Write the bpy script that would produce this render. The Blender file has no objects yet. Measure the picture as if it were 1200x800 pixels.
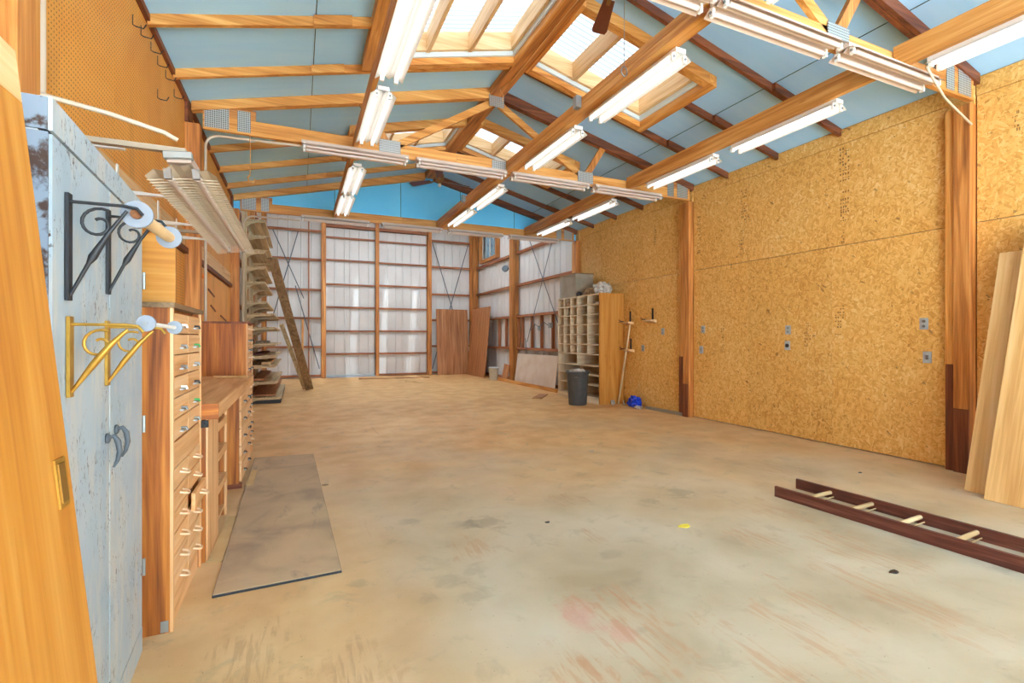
import bpy, bmesh, math, random
from mathutils import Vector, Matrix, Euler, noise as mnoise
random.seed(7)
sc = bpy.context.scene
COL = sc.collection
R = math.radians
PI = math.pi

# ------------------------------------------------------------------ camera, sky, exposure
cam_d = bpy.data.cameras.new('camera')
cam = bpy.data.objects.new('camera', cam_d)
COL.objects.link(cam)
cam.location = (0, 0, 1.31)
cam.rotation_euler = (R(90), 0, R(-23.75))
cam_d.sensor_width = 36.0
cam_d.lens = 36.0 * 568 / 1200
cam_d.shift_y = -4 / 1200
cam_d.clip_start = 0.02
sc.camera = cam

w = bpy.data.worlds.new('overcast_sky')
sc.world = w
w.use_nodes = True
bg = w.node_tree.nodes['Background']
bg.inputs[0].default_value = (0.70, 0.87, 1.0, 1)
bg.inputs[1].default_value = 3.2
sun_d = bpy.data.lights.new('sun', 'SUN'); sun_d.energy = 20.0; sun_d.angle = R(3); sun_d.color = (.70, .88, 1.0)
sun = bpy.data.objects.new('sun', sun_d); COL.objects.link(sun)
sun.rotation_euler = (R(33), R(4), 0)       # high sun behind the building front: it only reaches the floor by the open doorway

sc.view_settings.view_transform = 'Standard'
sc.view_settings.look = 'None'
sc.view_settings.gamma = 1
sc.view_settings.use_curve_mapping = False
sc.view_settings.exposure = 1.5
TUBE = 0.42          # radiance of the lit fluorescent tubes

# ------------------------------------------------------------------ dimensions
XL, XR, XM = -1.088, 6.0, 2.456          # left wall, right wall, ridge
TY = (2.482, 6.146, 9.81)                # truss planes
YB = 17.14                               # back wall girt plane
YF = -3.2                                # front of the building (open doorway behind the camera)
ZC = 3.573                               # underside of truss bottom chords
def PZ(x): return 3.83 + 0.25 * min(x - XL, XR - x)

# ------------------------------------------------------------------ materials
def c(r, g, b):
    f = lambda v: ((v / 255) / 12.92) if v / 255 <= 0.04045 else (((v / 255) + 0.055) / 1.055) ** 2.4
    return (f(r), f(g), f(b), 1.0)

class NT:
    def __init__(self, name, rough=0.6, metal=0.0):
        self.m = bpy.data.materials.new(name); self.m.use_nodes = True
        self.t = self.m.node_tree; self.n = self.t.nodes
        self.b = self.n['Principled BSDF']
        self.b.inputs['Roughness'].default_value = rough
        self.b.inputs['Metallic'].default_value = metal
        self._co = None
    def new(self, typ, **kw):
        x = self.n.new(typ)
        for k, v in kw.items(): setattr(x, k, v)
        return x
    def link(self, a, b): self.t.links.new(a, b)
    def put(self, sock, v):
        if isinstance(v, bpy.types.NodeSocket): self.link(v, sock)
        else: sock.default_value = v
    def coord(self, rnd=True):
        if self._co is None:
            tc = self.new('ShaderNodeTexCoord'); self._co = tc.outputs['Object']
            if rnd:
                oi = self.new('ShaderNodeObjectInfo')
                k = self.math('MULTIPLY', oi.outputs['Random'], 37.0)
                v = self.new('ShaderNodeVectorMath', operation='ADD')
                self.link(self._co, v.inputs[0]); self.link(k, v.inputs[1]); self._co = v.outputs[0]
        return self._co
    def math(self, op, a, b=None, clamp=False):
        x = self.new('ShaderNodeMath', operation=op); x.use_clamp = clamp
        self.put(x.inputs[0], a)
        if b is not None: self.put(x.inputs[1], b)
        return x.outputs[0]
    def mapping(self, co, scale=(1, 1, 1), rot=(0, 0, 0)):
        x = self.new('ShaderNodeMapping'); self.link(co, x.inputs[0])
        x.inputs['Scale'].default_value = scale; x.inputs['Rotation'].default_value = rot
        return x.outputs[0]
    def noise(self, co, scale=5, detail=3, dist=0, rough=.5):
        x = self.new('ShaderNodeTexNoise'); self.link(co, x.inputs['Vector'])
        x.inputs['Scale'].default_value = scale; x.inputs['Detail'].default_value = detail
        x.inputs['Distortion'].default_value = dist; x.inputs['Roughness'].default_value = rough
        return x.outputs['Fac']
    def ramp(self, f, stops):
        x = self.new('ShaderNodeValToRGB'); self.link(f, x.inputs[0])
        e = x.color_ramp.elements
        while len(e) < len(stops): e.new(0.5)
        for el, (p, col) in zip(e, stops): el.position = p; el.color = col if len(col) == 4 else (*col, 1)
        return x.outputs[0]
    def mix(self, f, a, b, mode='MIX'):
        x = self.new('ShaderNodeMix', data_type='RGBA', blend_type=mode)
        self.put(x.inputs[0], f); self.put(x.inputs[6], a); self.put(x.inputs[7], b)
        return x.outputs[2]
    def step(self, f, lo, hi):
        x = self.new('ShaderNodeMapRange', interpolation_type='SMOOTHSTEP')
        self.put(x.inputs[0], f); x.inputs[1].default_value = lo; x.inputs[2].default_value = hi
        return x.outputs[0]
    def bump(self, h, s=.2, d=.01):
        x = self.new('ShaderNodeBump'); x.inputs['Strength'].default_value = s; x.inputs['Distance'].default_value = d
        self.link(h, x.inputs['Height']); self.link(x.outputs[0], self.b.inputs['Normal'])
    def color(self, v): self.put(self.b.inputs['Base Color'], v)
    def vary(self, col, amt=.12):
        oi = self.new('ShaderNodeObjectInfo')
        f = self.new('ShaderNodeMapRange'); self.link(oi.outputs['Random'], f.inputs[0])
        f.inputs[3].default_value = 1 - amt; f.inputs[4].default_value = 1 + amt
        h = self.new('ShaderNodeHueSaturation'); self.link(f.outputs[0], h.inputs['Value']); self.put(h.inputs['Color'], col)
        return h.outputs[0]

def wood(name, dark, mid, light, axis, fine=1.0, vary=.10, rough=.55, figure=1.0):
    t = NT(name, rough); co = t.coord()
    s = [9 * figure] * 3; s['xyz'.index(axis)] = .55 * figure
    n1 = t.noise(t.mapping(co, s), 1.0, 4, 1.6)
    s2 = [70 * fine] * 3; s2['xyz'.index(axis)] = 2.2
    n2 = t.noise(t.mapping(co, s2), 1.0, 3, .4)
    f = t.math('ADD', t.math('MULTIPLY', n1, .68), t.math('MULTIPLY', n2, .32))
    col = t.ramp(f, [(.34, dark), (.5, mid), (.66, light)])
    vor = t.new('ShaderNodeTexVoronoi'); s3 = [4.5] * 3; s3['xyz'.index(axis)] = 1.6
    t.link(t.mapping(co, s3), vor.inputs['Vector']); vor.inputs['Scale'].default_value = 1.0
    knot = t.step(vor.outputs['Distance'], .10, .03)
    col = t.mix(t.math('MULTIPLY', knot, .55), col, dark)
    t.color(t.vary(col, vary)); t.bump(n2, .12, .004)
    return t.m
def woodset(name, d, m, l, **k): return {a: wood(f'{name}_{a}', d, m, l, a, **k) for a in 'xyz'}

W = {
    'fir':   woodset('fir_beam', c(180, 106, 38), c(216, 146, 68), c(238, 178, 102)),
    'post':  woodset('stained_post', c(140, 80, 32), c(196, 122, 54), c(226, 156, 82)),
    'red':   woodset('redwood_rafter', c(70, 34, 18), c(112, 58, 30), c(150, 84, 44), vary=.08),  # darker red-brown wood for the right slope
    'gold':  woodset('golden_plywood', c(172, 102, 30), c(196, 128, 44), c(210, 150, 70), vary=.04, figure=.7),
    'cab':   woodset('cabinet_plywood', c(112, 56, 14), c(172, 94, 28), c(208, 130, 50), vary=.05, figure=1.5),  # darker tone paints the shade on camera-facing sides; lit fronts use the pale wood
    'maple': woodset('pale_cabinet_wood', c(208, 146, 88), c(232, 178, 122), c(244, 200, 150), vary=.05),
    'pine':  woodset('pale_pine', c(200, 152, 96), c(226, 184, 130), c(240, 206, 160), vary=.08),
    'dusty': woodset('dusty_lumber', c(160, 130, 90), c(198, 168, 124), c(222, 196, 154), vary=.12),
    'beige': woodset('dusty_beige_wood', c(200, 172, 134), c(224, 198, 162), c(236, 214, 182), vary=.05),
    'brown': woodset('brown_plywood', c(140, 82, 44), c(180, 116, 68), c(204, 144, 96), vary=.06),
    'girt':  woodset('girt_wood', c(120, 66, 34), c(160, 94, 54), c(190, 124, 80), vary=.08),
    'grey':  woodset('weathered_plank', c(104, 76, 48), c(140, 108, 74), c(168, 136, 100), vary=.1),
    'ladder': woodset('painted_ladder_wood', c(66, 32, 24), c(98, 48, 36), c(140, 88, 70), vary=.05),
    'ply':   woodset('plywood_sheet', c(214, 156, 88), c(236, 186, 118), c(246, 204, 144), vary=.05, figure=.6),
    'dark':  woodset('dark_trim', c(80, 36, 18), c(122, 60, 30), c(150, 84, 44), vary=.08),
}

def plain(name, col, rough=.5, metal=0.0, noise=.0, scale=8, col2=None, vary=0):
    t = NT(name, rough, metal)
    v = col
    if noise:
        n = t.noise(t.coord(), scale, 4)
        v = t.mix(t.math('MULTIPLY', t.step(n, .35, .7), noise), col, col2 or c(60, 50, 40))
    if vary: v = t.vary(v, vary)
    t.color(v); return t.m

def osb(name, axis='x'):
    t = NT(name, .62); co = t.coord(); vals = []
    for i, a in enumerate((25, -40, 80)):
        vor = t.new('ShaderNodeTexVoronoi')
        mp = t.mapping(co, (1, 1, 1), (R(a), 0, 0) if axis == 'x' else (0, R(a), 0))
        mp = t.mapping(mp, (20, 17, 55) if axis == 'x' else (17, 20, 55))
        t.link(mp, vor.inputs['Vector']); vor.inputs['Scale'].default_value = 1.0
        sp = t.new('ShaderNodeSeparateColor'); t.link(vor.outputs['Color'], sp.inputs[0]); vals.append(sp.outputs[i])
    n = t.noise(co, 17, 2)
    a = t.math('GREATER_THAN', n, .48); b = t.math('GREATER_THAN', t.noise(co, 23, 1), .52)
    def pick(f, x, y): return t.math('ADD', t.math('MULTIPLY', x, t.math('SUBTRACT', 1.0, f)), t.math('MULTIPLY', y, f))
    v = pick(b, pick(a, vals[0], vals[1]), vals[2])
    v = t.math('ADD', t.math('MULTIPLY', v, .62), t.math('MULTIPLY', t.noise(co, 1.3, 5), .42))
    col = t.ramp(v, [(.04, c(140, 86, 28)), (.2, c(212, 148, 64)), (.5, c(232, 172, 86)), (.76, c(240, 188, 108)), (.98, c(248, 212, 148))])
    dk = t.math('GREATER_THAN', t.math('MULTIPLY', vals[1], t.noise(co, 9, 2)), .615)
    col = t.mix(t.math('MULTIPLY', dk, .65), col, c(134, 78, 26))
    t.color(t.vary(col, .05)); t.bump(v, .15, .004)
    return t.m

def pegboard(name, base, base2, holes=True):
    t = NT(name, .5); tc = t.new('ShaderNodeTexCoord'); co = tc.outputs['Object']
    n = t.noise(t.coord(), 1.2, 5, 1.0)
    col = t.ramp(n, [(.3, base), (.55, base2), (.75, base)])
    st = t.noise(t.mapping(t.coord(), (2, 2.2, .5)), 1.4, 4)
    col = t.mix(t.math('MULTIPLY', t.step(st, .52, .78), .45), col, c(140, 88, 44))
    if holes:
        sp = t.new('ShaderNodeSeparateXYZ'); t.link(co, sp.inputs[0])
        q = []
        for k in (1, 2):
            f = t.math('FRACT', t.math('DIVIDE', t.math('ADD', sp.outputs[k], 50.0), .0254 * 1.1))
            q.append(t.math('POWER', t.math('SUBTRACT', f, .5), 2.0))
        d = t.math('SQRT', t.math('ADD', q[0], q[1]))
        h = t.step(d, .19, .14)
        col = t.mix(h, col, c(92, 46, 14)); t.bump(t.math('SUBTRACT', 1.0, h), .4, .004)
    t.color(t.vary(col, .03)); return t.m

def painted_metal(name):
    t = NT(name, .5); co = t.coord()
    base = t.ramp(t.noise(co, 3, 4), [(.3, c(154, 173, 186)), (.6, c(174, 188, 196)), (.8, c(188, 196, 198))])
    worn = t.step(t.noise(t.mapping(co, (7, 7, 1.6)), 1.4, 6, .3, .7), .46, .60)
    base = t.mix(t.math('MULTIPLY', worn, .5), base, c(206, 198, 184))
    ch = t.noise(t.mapping(co, (70, 70, 30)), 1.0, 6, 1.2, .7)
    msk = t.step(t.noise(co, 4, 3), .44, .58)
    f = t.math('MULTIPLY', t.step(ch, .575, .62), msk)
    base = t.mix(f, base, c(84, 62, 48)); t.color(base); t.bump(f, .3, .003)
    return t.m

def rusty_metal(name):
    t = NT(name, .6); co = t.coord()
    f = t.step(t.noise(co, 14, 6, .3, .6), .45, .56)
    t.color(t.mix(f, c(128, 142, 156), c(66, 44, 34))); return t.m

def concrete(name):
    t = NT(name, .55); co = t.coord(False)
    sp = t.new('ShaderNodeSeparateXYZ'); t.link(co, sp.inputs[0]); x, y = sp.outputs[0], sp.outputs[1]
    base = t.ramp(t.noise(co, 1.6, 6, .3), [(.3, c(170, 152, 122)), (.5, c(190, 174, 146)), (.7, c(202, 188, 164))])
    n2 = t.noise(co, .55, 5, .6)
    far = t.step(t.math('ADD', y, t.math('MULTIPLY', n2, 6.0)), 4.2, 10.5)
    left = t.step(t.math('SUBTRACT', t.math('MULTIPLY', n2, 1.6), x), -.4, 1.0)
    right = t.step(t.math('ADD', x, t.math('MULTIPLY', n2, 2.0)), 5.0, 6.6)
    dust = t.math('MAXIMUM', t.math('MULTIPLY', far, .95), t.math('MAXIMUM', t.math('MULTIPLY', left, .7), t.math('MULTIPLY', right, .55)))
    dustc = t.ramp(t.noise(co, 3.0, 5), [(.35, c(224, 164, 96)), (.6, c(240, 188, 122)), (.8, c(244, 202, 142))])
    col = t.mix(dust, base, dustc)
    # swept red-brown dust: short broom strokes in two directions
    for rot, sx, sy, lo, am in ((20, 9, .8, .62, .55), (-35, 8, 1.0, .64, .5)):
        s = t.noise(t.mapping(co, (sx, sy, 1), (0, 0, R(rot))), 1.2, 5, .8, .6)
        g = t.math('MULTIPLY', t.step(s, lo, lo + .12), t.step(t.noise(co, .8, 2), .5, .62))
        col = t.mix(t.math('MULTIPLY', g, am), col, c(186, 128, 86))
    bl = t.step(t.noise(co, 4.5, 6, .6, .65), .54, .70)
    col = t.mix(t.math('MULTIPLY', bl, .32), col, c(150, 136, 112))
    wob = t.noise(co, 7, 6, .5, .65)
    def spot(cx, cy, r, col, colr, am, ex=1.0, wt=.62):
        dx = t.math('SUBTRACT', x, cx); dy = t.math('MULTIPLY', t.math('SUBTRACT', y, cy), ex)
        d = t.math('SQRT', t.math('ADD', t.math('POWER', dx, 2.0), t.math('POWER', dy, 2.0)))
        d = t.math('ADD', d, t.math('MULTIPLY', t.math('SUBTRACT', wob, .5), r * 3.4))
        return t.mix(t.math('MULTIPLY', t.step(d, r * 1.15, r * .35), am * wt if isinstance(am, float) else am), col, colr)
    g = c(140, 126, 104)
    for cx, cy, r, am in ((1.22, 3.22, .15, .8), (1.1, 3.24, .10, .7), (.72, 3.46, .08, .6), (2.95, 3.2, .15, .7), (2.62, 3.12, .09, .6), (2.5, 4.0, .1, .4),
                          (.74, 2.55, .10, .5), (.9, 2.6, .09, .5), (.82, 2.32, .08, .5), (.6, 2.4, .06, .5), (1.72, 2.45, .08, .5), (.3, 2.7, .06, .5), (3.9, 4.6, .12, .4), (3.4, 2.4, .2, .3), (1.4, 1.75, .05, .5)):
        col = spot(cx, cy, r, col, g, am)
    col = spot(1.22, 1.95, .10, col, c(206, 140, 128), .75, .7); col = spot(1.33, 1.78, .07, col, c(206, 140, 128), .7, .8)
    # trowel streaks of reddish dirt towards the camera
    rb = c(184, 136, 98)
    stk = t.step(t.noise(t.mapping(co, (34, 3.2, 1), (0, 0, R(-14))), 1.0, 5, .5, .6), .44, .60)
    stk = t.math('ADD', t.math('MULTIPLY', stk, 1.0), .08)
    for cx, cy, r, ex in ((1.0, 1.55, .09, .45), (1.05, 1.25, .10, .4), (1.75, 1.4, .06, .3), (2.05, 1.45, .05, .25), (2.3, 1.55, .05, .3), (1.35, 1.75, .13, .5), (2.75, 1.5, .10, .35), (3.3, 2.6, .12, .8), (2.0, 3.4, .10, .9), (1.0, 2.9, .10, .8), (4.4, 3.4, .18, .8), (1.5, 2.05, .09, 1.2), (.2, 2.0, .10, .8), (2.75, 2.3, .12, .9), (1.8, 2.75, .05, .5), (3.2, 1.9, .16, .7), (-.2, 2.2, .1, .5), (.1, 1.5, .1, .4)):
        col = spot(cx, cy, r * 1.7, col, rb, t.math('MULTIPLY', stk, .46), ex, 1.0)
    sp_ = t.step(t.noise(co, 60, 2), .70, .76)
    col = t.mix(t.math('MULTIPLY', sp_, .5), col, c(110, 84, 60))
    t.color(col); t.bump(t.noise(co, 40, 4), .08, .004)
    return t.m

def foam(name, a, b, streak='y'):
    t = NT(name, .55); co = t.coord()
    n = t.noise(t.mapping(co, (6, .8, 1) if streak == 'x' else (.8, 6, 1)), 1.4, 4)
    col = t.ramp(n, [(.3, a), (.7, b)])
    t.color(t.vary(col, .03)); return t.m

def emitter(name, col, s):
    t = NT(name); t.b.inputs['Base Color'].default_value = (.9, .9, .9, 1)
    t.b.inputs['Emission Color'].default_value = col; t.b.inputs['Emission Strength'].default_value = s
    return t.m

def skylight_pane(name, k=1.0):
    t = NT(name); out = t.n['Material Output']
    tr = t.new('ShaderNodeBsdfTranslucent'); tp = t.new('ShaderNodeBsdfTransparent'); di = t.new('ShaderNodeBsdfDiffuse')
    sp = t.new('ShaderNodeSeparateXYZ'); t.link(t.coord(False), sp.inputs[0])
    st = t.math('FRACT', t.math('MULTIPLY', sp.outputs[1], 13.0))
    st = t.step(t.math('ABSOLUTE', t.math('SUBTRACT', st, .5)), .12, .3)
    col = t.mix(st, (.095 * k, .090 * k, .089 * k, 1), (.135 * k, .129 * k, .128 * k, 1))
    t.link(col, tr.inputs[0]); tp.inputs[0].default_value = (.95, .97, 1, 1); di.inputs[0].default_value = (.6, .6, .6, 1)
    m1 = t.new('ShaderNodeMixShader'); m1.inputs[0].default_value = .01; t.link(tr.outputs[0], m1.inputs[1]); t.link(tp.outputs[0], m1.inputs[2])
    m2 = t.new('ShaderNodeMixShader'); m2.inputs[0].default_value = .12; t.link(m1.outputs[0], m2.inputs[1]); t.link(di.outputs[0], m2.inputs[2])
    t.link(m2.outputs[0], out.inputs[0]); return t.m

def window_glass(name):
    t = NT(name); out = t.n['Material Output']
    tp = t.new('ShaderNodeBsdfTransparent'); gl = t.new('ShaderNodeBsdfGlossy'); gl.inputs['Roughness'].default_value = .05
    m1 = t.new('ShaderNodeMixShader'); m1.inputs[0].default_value = .08; t.link(tp.outputs[0], m1.inputs[1]); t.link(gl.outputs[0], m1.inputs[2])
    tp.inputs[0].default_value = (.17, .19, .20, 1)  # dark tint dims the bright sky seen through the panes
    t.link(m1.outputs[0], out.inputs[0]); return t.m

def nail_plate_mat():
    t = NT('galvanised_plate', .45, .6); co = t.coord(False)
    vor = t.new('ShaderNodeTexVoronoi'); vor.inputs['Randomness'].default_value = .0
    t.link(t.mapping(co, (48, 48, 48)), vor.inputs['Vector']); vor.inputs['Scale'].default_value = 1.0
    h = t.step(vor.outputs['Distance'], .36, .28)
    t.color(t.mix(h, c(196, 196, 190), c(84, 78, 72))); return t.m

def mat_dirty():
    t = NT('worn_mat', .7); co = t.coord(False)
    col = t.ramp(t.noise(co, 2.2, 6, .6), [(.3, c(160, 136, 112)), (.5, c(196, 164, 128)), (.72, c(212, 178, 138))])
    sc_ = t.step(t.noise(t.mapping(co, (3, 1.0, 1), (0, 0, .3)), 2.0, 6, .4, .7), .55, .72)
    col = t.mix(t.math('MULTIPLY', sc_, .6), col, c(132, 118, 108))
    t.color(col); return t.m

M = dict(
    osb=osb('osb_flakes'), peg=pegboard('orange_pegboard', c(228, 150, 54), c(238, 166, 70)),
    peg2=pegboard('smooth_hardboard', c(230, 156, 64), c(240, 172, 82), False),
    siding=plain('white_siding', c(226, 219, 212), .9, 0, .35, 1.5, c(206, 194, 184)),
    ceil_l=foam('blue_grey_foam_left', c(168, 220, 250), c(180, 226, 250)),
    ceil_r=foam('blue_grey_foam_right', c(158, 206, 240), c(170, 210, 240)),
    gable=foam('sky_blue_foam', c(96, 204, 255), c(120, 216, 255)),
    floor=concrete('dusty_concrete'), ground=plain('pale_bounce_ground', c(214, 218, 224), .9),
    white=plain('white_enamel', c(238, 232, 222), .35), dull=plain('dusty_white_enamel', c(206, 182, 164), .5, 0, .35, 5, c(178, 148, 126)),  # tan of reflected wood put into the enamel of unlit fixtures
    tube_off=plain('unlit_tube', c(222, 202, 188), .3), tube=emitter('lit_tube', (.92, .97, 1.0, 1), TUBE),
    plate=nail_plate_mat(), steel=plain('steel', c(150, 150, 148), .35, .8), iron=plain('dark_iron', c(38, 38, 41), .5),
    strap=plain('grey_strap', c(84, 90, 96), .5), brass=plain('brass', c(196, 150, 62), .35, .6, .4, 20, c(150, 106, 40)),
    brass2=plain('aged_brass', c(150, 112, 50), .4, .6), black=plain('black', c(28, 28, 30), .5),
    blue=painted_metal('chipped_blue_paint'), rust=rusty_metal('rusted_edge'), galv=plain('galvanised', c(168, 172, 170), .4, .7),
    conduit=plain('white_conduit', c(206, 184, 158), .4), shopwhite=plain('cream_reflector', c(228, 208, 178), .45, 0, .3, 6, c(196, 168, 136)), armpaint=plain('faded_arm_paint', c(176, 158, 134), .5), card=plain('cardboard_core', c(222, 186, 138), .8, 0, .3, 20, c(190, 150, 100)),
    disc=plain('pale_plastic', c(138, 143, 151), .35), disc_in=plain('orange_fibre', c(150, 92, 50), .8, 0, .8, 60, c(90, 54, 28)),
    bin=plain('dark_grey_plastic', c(70, 72, 74), .5, 0, .3, 12, c(96, 92, 86)), bucket=plain('white_plastic', c(222, 220, 214), .45, 0, .3, 9, c(190, 176, 160)),
    tarp=plain('blue_plastic', c(24, 70, 214), .4), sack=plain('burlap', c(176, 148, 116), .9, 0, .6, 30, c(120, 96, 74)), rag=plain('pale_rag', c(206, 196, 184), .9, 0, .6, 14, c(130, 118, 108)),
    greybox=plain('grey_painted_wood', c(158, 146, 126), .6, 0, .5, 4, c(126, 108, 86)), outlet=plain('grey_outlet', c(176, 178, 176), .4), socket=plain('socket_dark', c(50, 50, 52), .4),
    mat=mat_dirty(), rubber=plain('black_rubber', c(40, 44, 52), .6), cardflat=plain('cardboard', c(214, 178, 126), .85, 0, .4, 6, c(190, 148, 98)),
    stamp=plain('ink', c(140, 94, 46), .8), pull=plain('pale_pull', c(240, 206, 168), .4), cable=plain('tan_cable', c(228, 176, 112), .5), pane=skylight_pane('ribbed_translucent_sheet'), roof_light=skylight_pane('clear_ribbed_sheet', 4.0),
    glass=window_glass('dark_tint_glass'), fan=plain('fan_blade_brown', c(112, 52, 26), .35), fanbody=plain('fan_brass', c(150, 110, 66), .35, .6), rope=plain('rope_tan', c(196, 140, 82), .9),
    yellow=plain('yellow_tape', c(228, 206, 70), .6), green=plain('green_plastic', c(60, 150, 80), .5), rooff=plain('roof_sheet', c(190, 190, 190), .6), metalbar=plain('aluminium_bar', c(176, 172, 164), .35, .7),
    wpanel=plain('white_panel', c(226, 206, 186), .6, 0, .5, 3, c(206, 172, 140)), skyband=plain('pale_flashing', c(214, 226, 228), .5), orange=plain('orange_plastic', c(240, 140, 66), .4),
    daylight=plain('pale_sill', c(226, 222, 232), .5),
)
def pick(mat, size):
    m = W.get(mat) if isinstance(mat, str) else mat
    if isinstance(m, dict): return m['xyz'[max(range(3), key=lambda i: size[i])]]
    return M[mat] if m is None else m

# ------------------------------------------------------------------ mesh helpers
class MB:
    def __init__(s): s.v = []; s.f = []; s.sm = []
    def add(s, vs, fs, smooth=False):
        o = len(s.v); s.v += [tuple(p) for p in vs]; s.f += [tuple(i + o for i in f) for f in fs]; s.sm += [smooth] * len(fs); return s
    def hexa(s, p):  # 4 bottom ccw, 4 top ccw
        return s.add(p, [(3, 2, 1, 0), (4, 5, 6, 7), (0, 1, 5, 4), (1, 2, 6, 5), (2, 3, 7, 6), (3, 0, 4, 7)])
    def box(s, x0, x1, y0, y1, z0, z1):
        return s.hexa([(x0, y0, z0), (x1, y0, z0), (x1, y1, z0), (x0, y1, z0), (x0, y0, z1), (x1, y0, z1), (x1, y1, z1), (x0, y1, z1)])
    def beam(s, p0, p1, w, h, up=(0, 0, 1)):
        p0, p1 = Vector(p0), Vector(p1); d = (p1 - p0).normalized(); u = Vector(up)
        if abs(d.dot(u)) > .999: u = Vector((1, 0, 0))
        r = d.cross(u).normalized() * (w / 2); u = r.cross(d).normalized() * (h / 2)
        if True: return s.hexa([p0 - r - u, p0 + r - u, p1 + r - u, p1 - r - u, p0 - r + u, p0 + r + u, p1 + r + u, p1 - r + u])
    def tube(s, pts, r, n=8, cap=True):
        pts = [Vector(p) for p in pts]; rings = []; k = len(pts)
        rr = r if isinstance(r, (list, tuple)) else [r] * k
        d0 = (pts[1] - pts[0]).normalized(); up = Vector((0, 0, 1)) if abs(d0.z) < .95 else Vector((1, 0, 0))
        a = d0.cross(up).normalized()
        vs = []
        for i, p in enumerate(pts):
            d = (pts[min(i + 1, k - 1)] - pts[max(i - 1, 0)]).normalized()
            a = (a - d * a.dot(d)).normalized(); b = d.cross(a)
            vs += [p + (a * math.cos(t) + b * math.sin(t)) * rr[i] for t in (2 * PI * j / n for j in range(n))]
        fs = [(i * n + j, i * n + (j + 1) % n, (i + 1) * n + (j + 1) % n, (i + 1) * n + j) for i in range(k - 1) for j in range(n)]
        s.add(vs, fs, True)
        if cap: s.add(vs[:n], [tuple(reversed(range(n)))]); s.add(vs[-n:], [tuple(range(n))])
        return s
    def lathe(s, prof, n=20, center=(0, 0, 0), close=True):
        cx, cy, cz = center; k = len(prof)
        vs = [(cx + r * math.cos(2 * PI * j / n), cy + r * math.sin(2 * PI * j / n), cz + z) for r, z in prof for j in range(n)]
        fs = [(i * n + j, i * n + (j + 1) % n, (i + 1) * n + (j + 1) % n, (i + 1) * n + j) for i in range(k - 1) for j in range(n)]
        s.add(vs, fs, True)
        if close: s.add(vs[:n], [tuple(reversed(range(n)))]); s.add(vs[-n:], [tuple(range(n))])
        return s
    def prism(s, poly, axis, a, b):
        def P(u, v, t): return {'x': (t, u, v), 'y': (u, t, v), 'z': (u, v, t)}[axis]
        n = len(poly); vs = [P(u, v, a) for u, v in poly] + [P(u, v, b) for u, v in poly]
        fs = [tuple(range(n)), tuple(reversed(range(n, 2 * n)))] + [(i, n + i, n + (i + 1) % n, (i + 1) % n) for i in range(n)]
        return s.add(vs, fs)
    def strip(s, prof, axis, a, b, thick=None):   # extruded open profile
        def P(u, v, t): return {'x': (t, u, v), 'y': (u, t, v), 'z': (u, v, t)}[axis]
        n = len(prof); vs = [P(u, v, a) for u, v in prof] + [P(u, v, b) for u, v in prof]
        return s.add(vs, [(i, i + 1, n + i + 1, n + i) for i in range(n - 1)])
    def build(s, name, mat, parent=None, loc=None, center=False, rot=None):
        off = Vector((0, 0, 0)); vs = s.v
        if center:
            off = Vector([(min(p[i] for p in vs) + max(p[i] for p in vs)) / 2 for i in range(3)])
            vs = [(p[0] - off.x, p[1] - off.y, p[2] - off.z) for p in vs]
        me = bpy.data.meshes.new(name); me.from_pydata(vs, [], s.f)
        bm = bmesh.new(); bm.from_mesh(me); bmesh.ops.recalc_face_normals(bm, faces=bm.faces); bm.to_mesh(me); bm.free()
        if any(s.sm): me.polygons.foreach_set('use_smooth', s.sm)
        size = [max(p[i] for p in vs) - min(p[i] for p in vs) for i in range(3)]
        me.materials.append(pick(mat, size))
        return place(me, name, parent, (off if loc is None else Vector(loc) + off), rot)
def place(me, name, parent=None, loc=(0, 0, 0), rot=None):
    o = bpy.data.objects.new(name, me); COL.objects.link(o); o.location = loc
    if rot: o.rotation_euler = rot
    if parent: o.parent = parent
    return o
_cache = {}
def cbox(name, size, loc, mat, parent=None, rot=None, bev=.003):
    """A chamfered box centred at loc; alike ones share their mesh."""
    mt = pick(mat, size); key = (tuple(round(v, 3) for v in size), mt.name, bev)
    if key not in _cache:
        bm = bmesh.new(); bmesh.ops.create_cube(bm, size=1)
        for v in bm.verts: v.co = Vector((v.co.x * size[0], v.co.y * size[1], v.co.z * size[2]))
        b = min(bev, min(size) * .3)
        if b > .0004: bmesh.ops.bevel(bm, geom=bm.edges[:], offset=b, segments=1, affect='EDGES')
        me = bpy.data.meshes.new(name); bm.to_mesh(me); bm.free(); me.materials.append(mt); _cache[key] = me
    return place(_cache[key], name, parent, loc, rot)
def bx(name, x0, x1, y0, y1, z0, z1, mat, parent=None, bev=.003):
    return cbox(name, (x1 - x0, y1 - y0, z1 - z0), ((x0 + x1) / 2, (y0 + y1) / 2, (z0 + z1) / 2), mat, parent, None, bev)
def empty(name, loc=(0, 0, 0), rot=None):
    o = bpy.data.objects.new(name, None); o.empty_display_size = .1; COL.objects.link(o); o.location = loc
    if rot: o.rotation_euler = rot
    return o
def struct(name):
    o = empty(name); o['kind'] = 'structure'; return o
def tag(o, label, cat, group=None):
    o['label'] = label; o['category'] = cat
    if group: o['group'] = group
    return o
def thing(name, label, cat, loc=(0, 0, 0), rot=None, group=None): return tag(empty(name, loc, rot), label, cat, group)
def kids(o): return [x for x in COL.objects if x.parent == o]
def dup(root, loc, rot, label, group=None):
    r = root.copy(); COL.objects.link(r); r.location = loc; r.rotation_euler = rot or (0, 0, 0); r['label'] = label
    if group: r['group'] = group
    for ch in kids(root):
        k = ch.copy(); COL.objects.link(k); k.parent = r
        for g in kids(ch):
            q = g.copy(); COL.objects.link(q); q.parent = k
    return r
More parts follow.
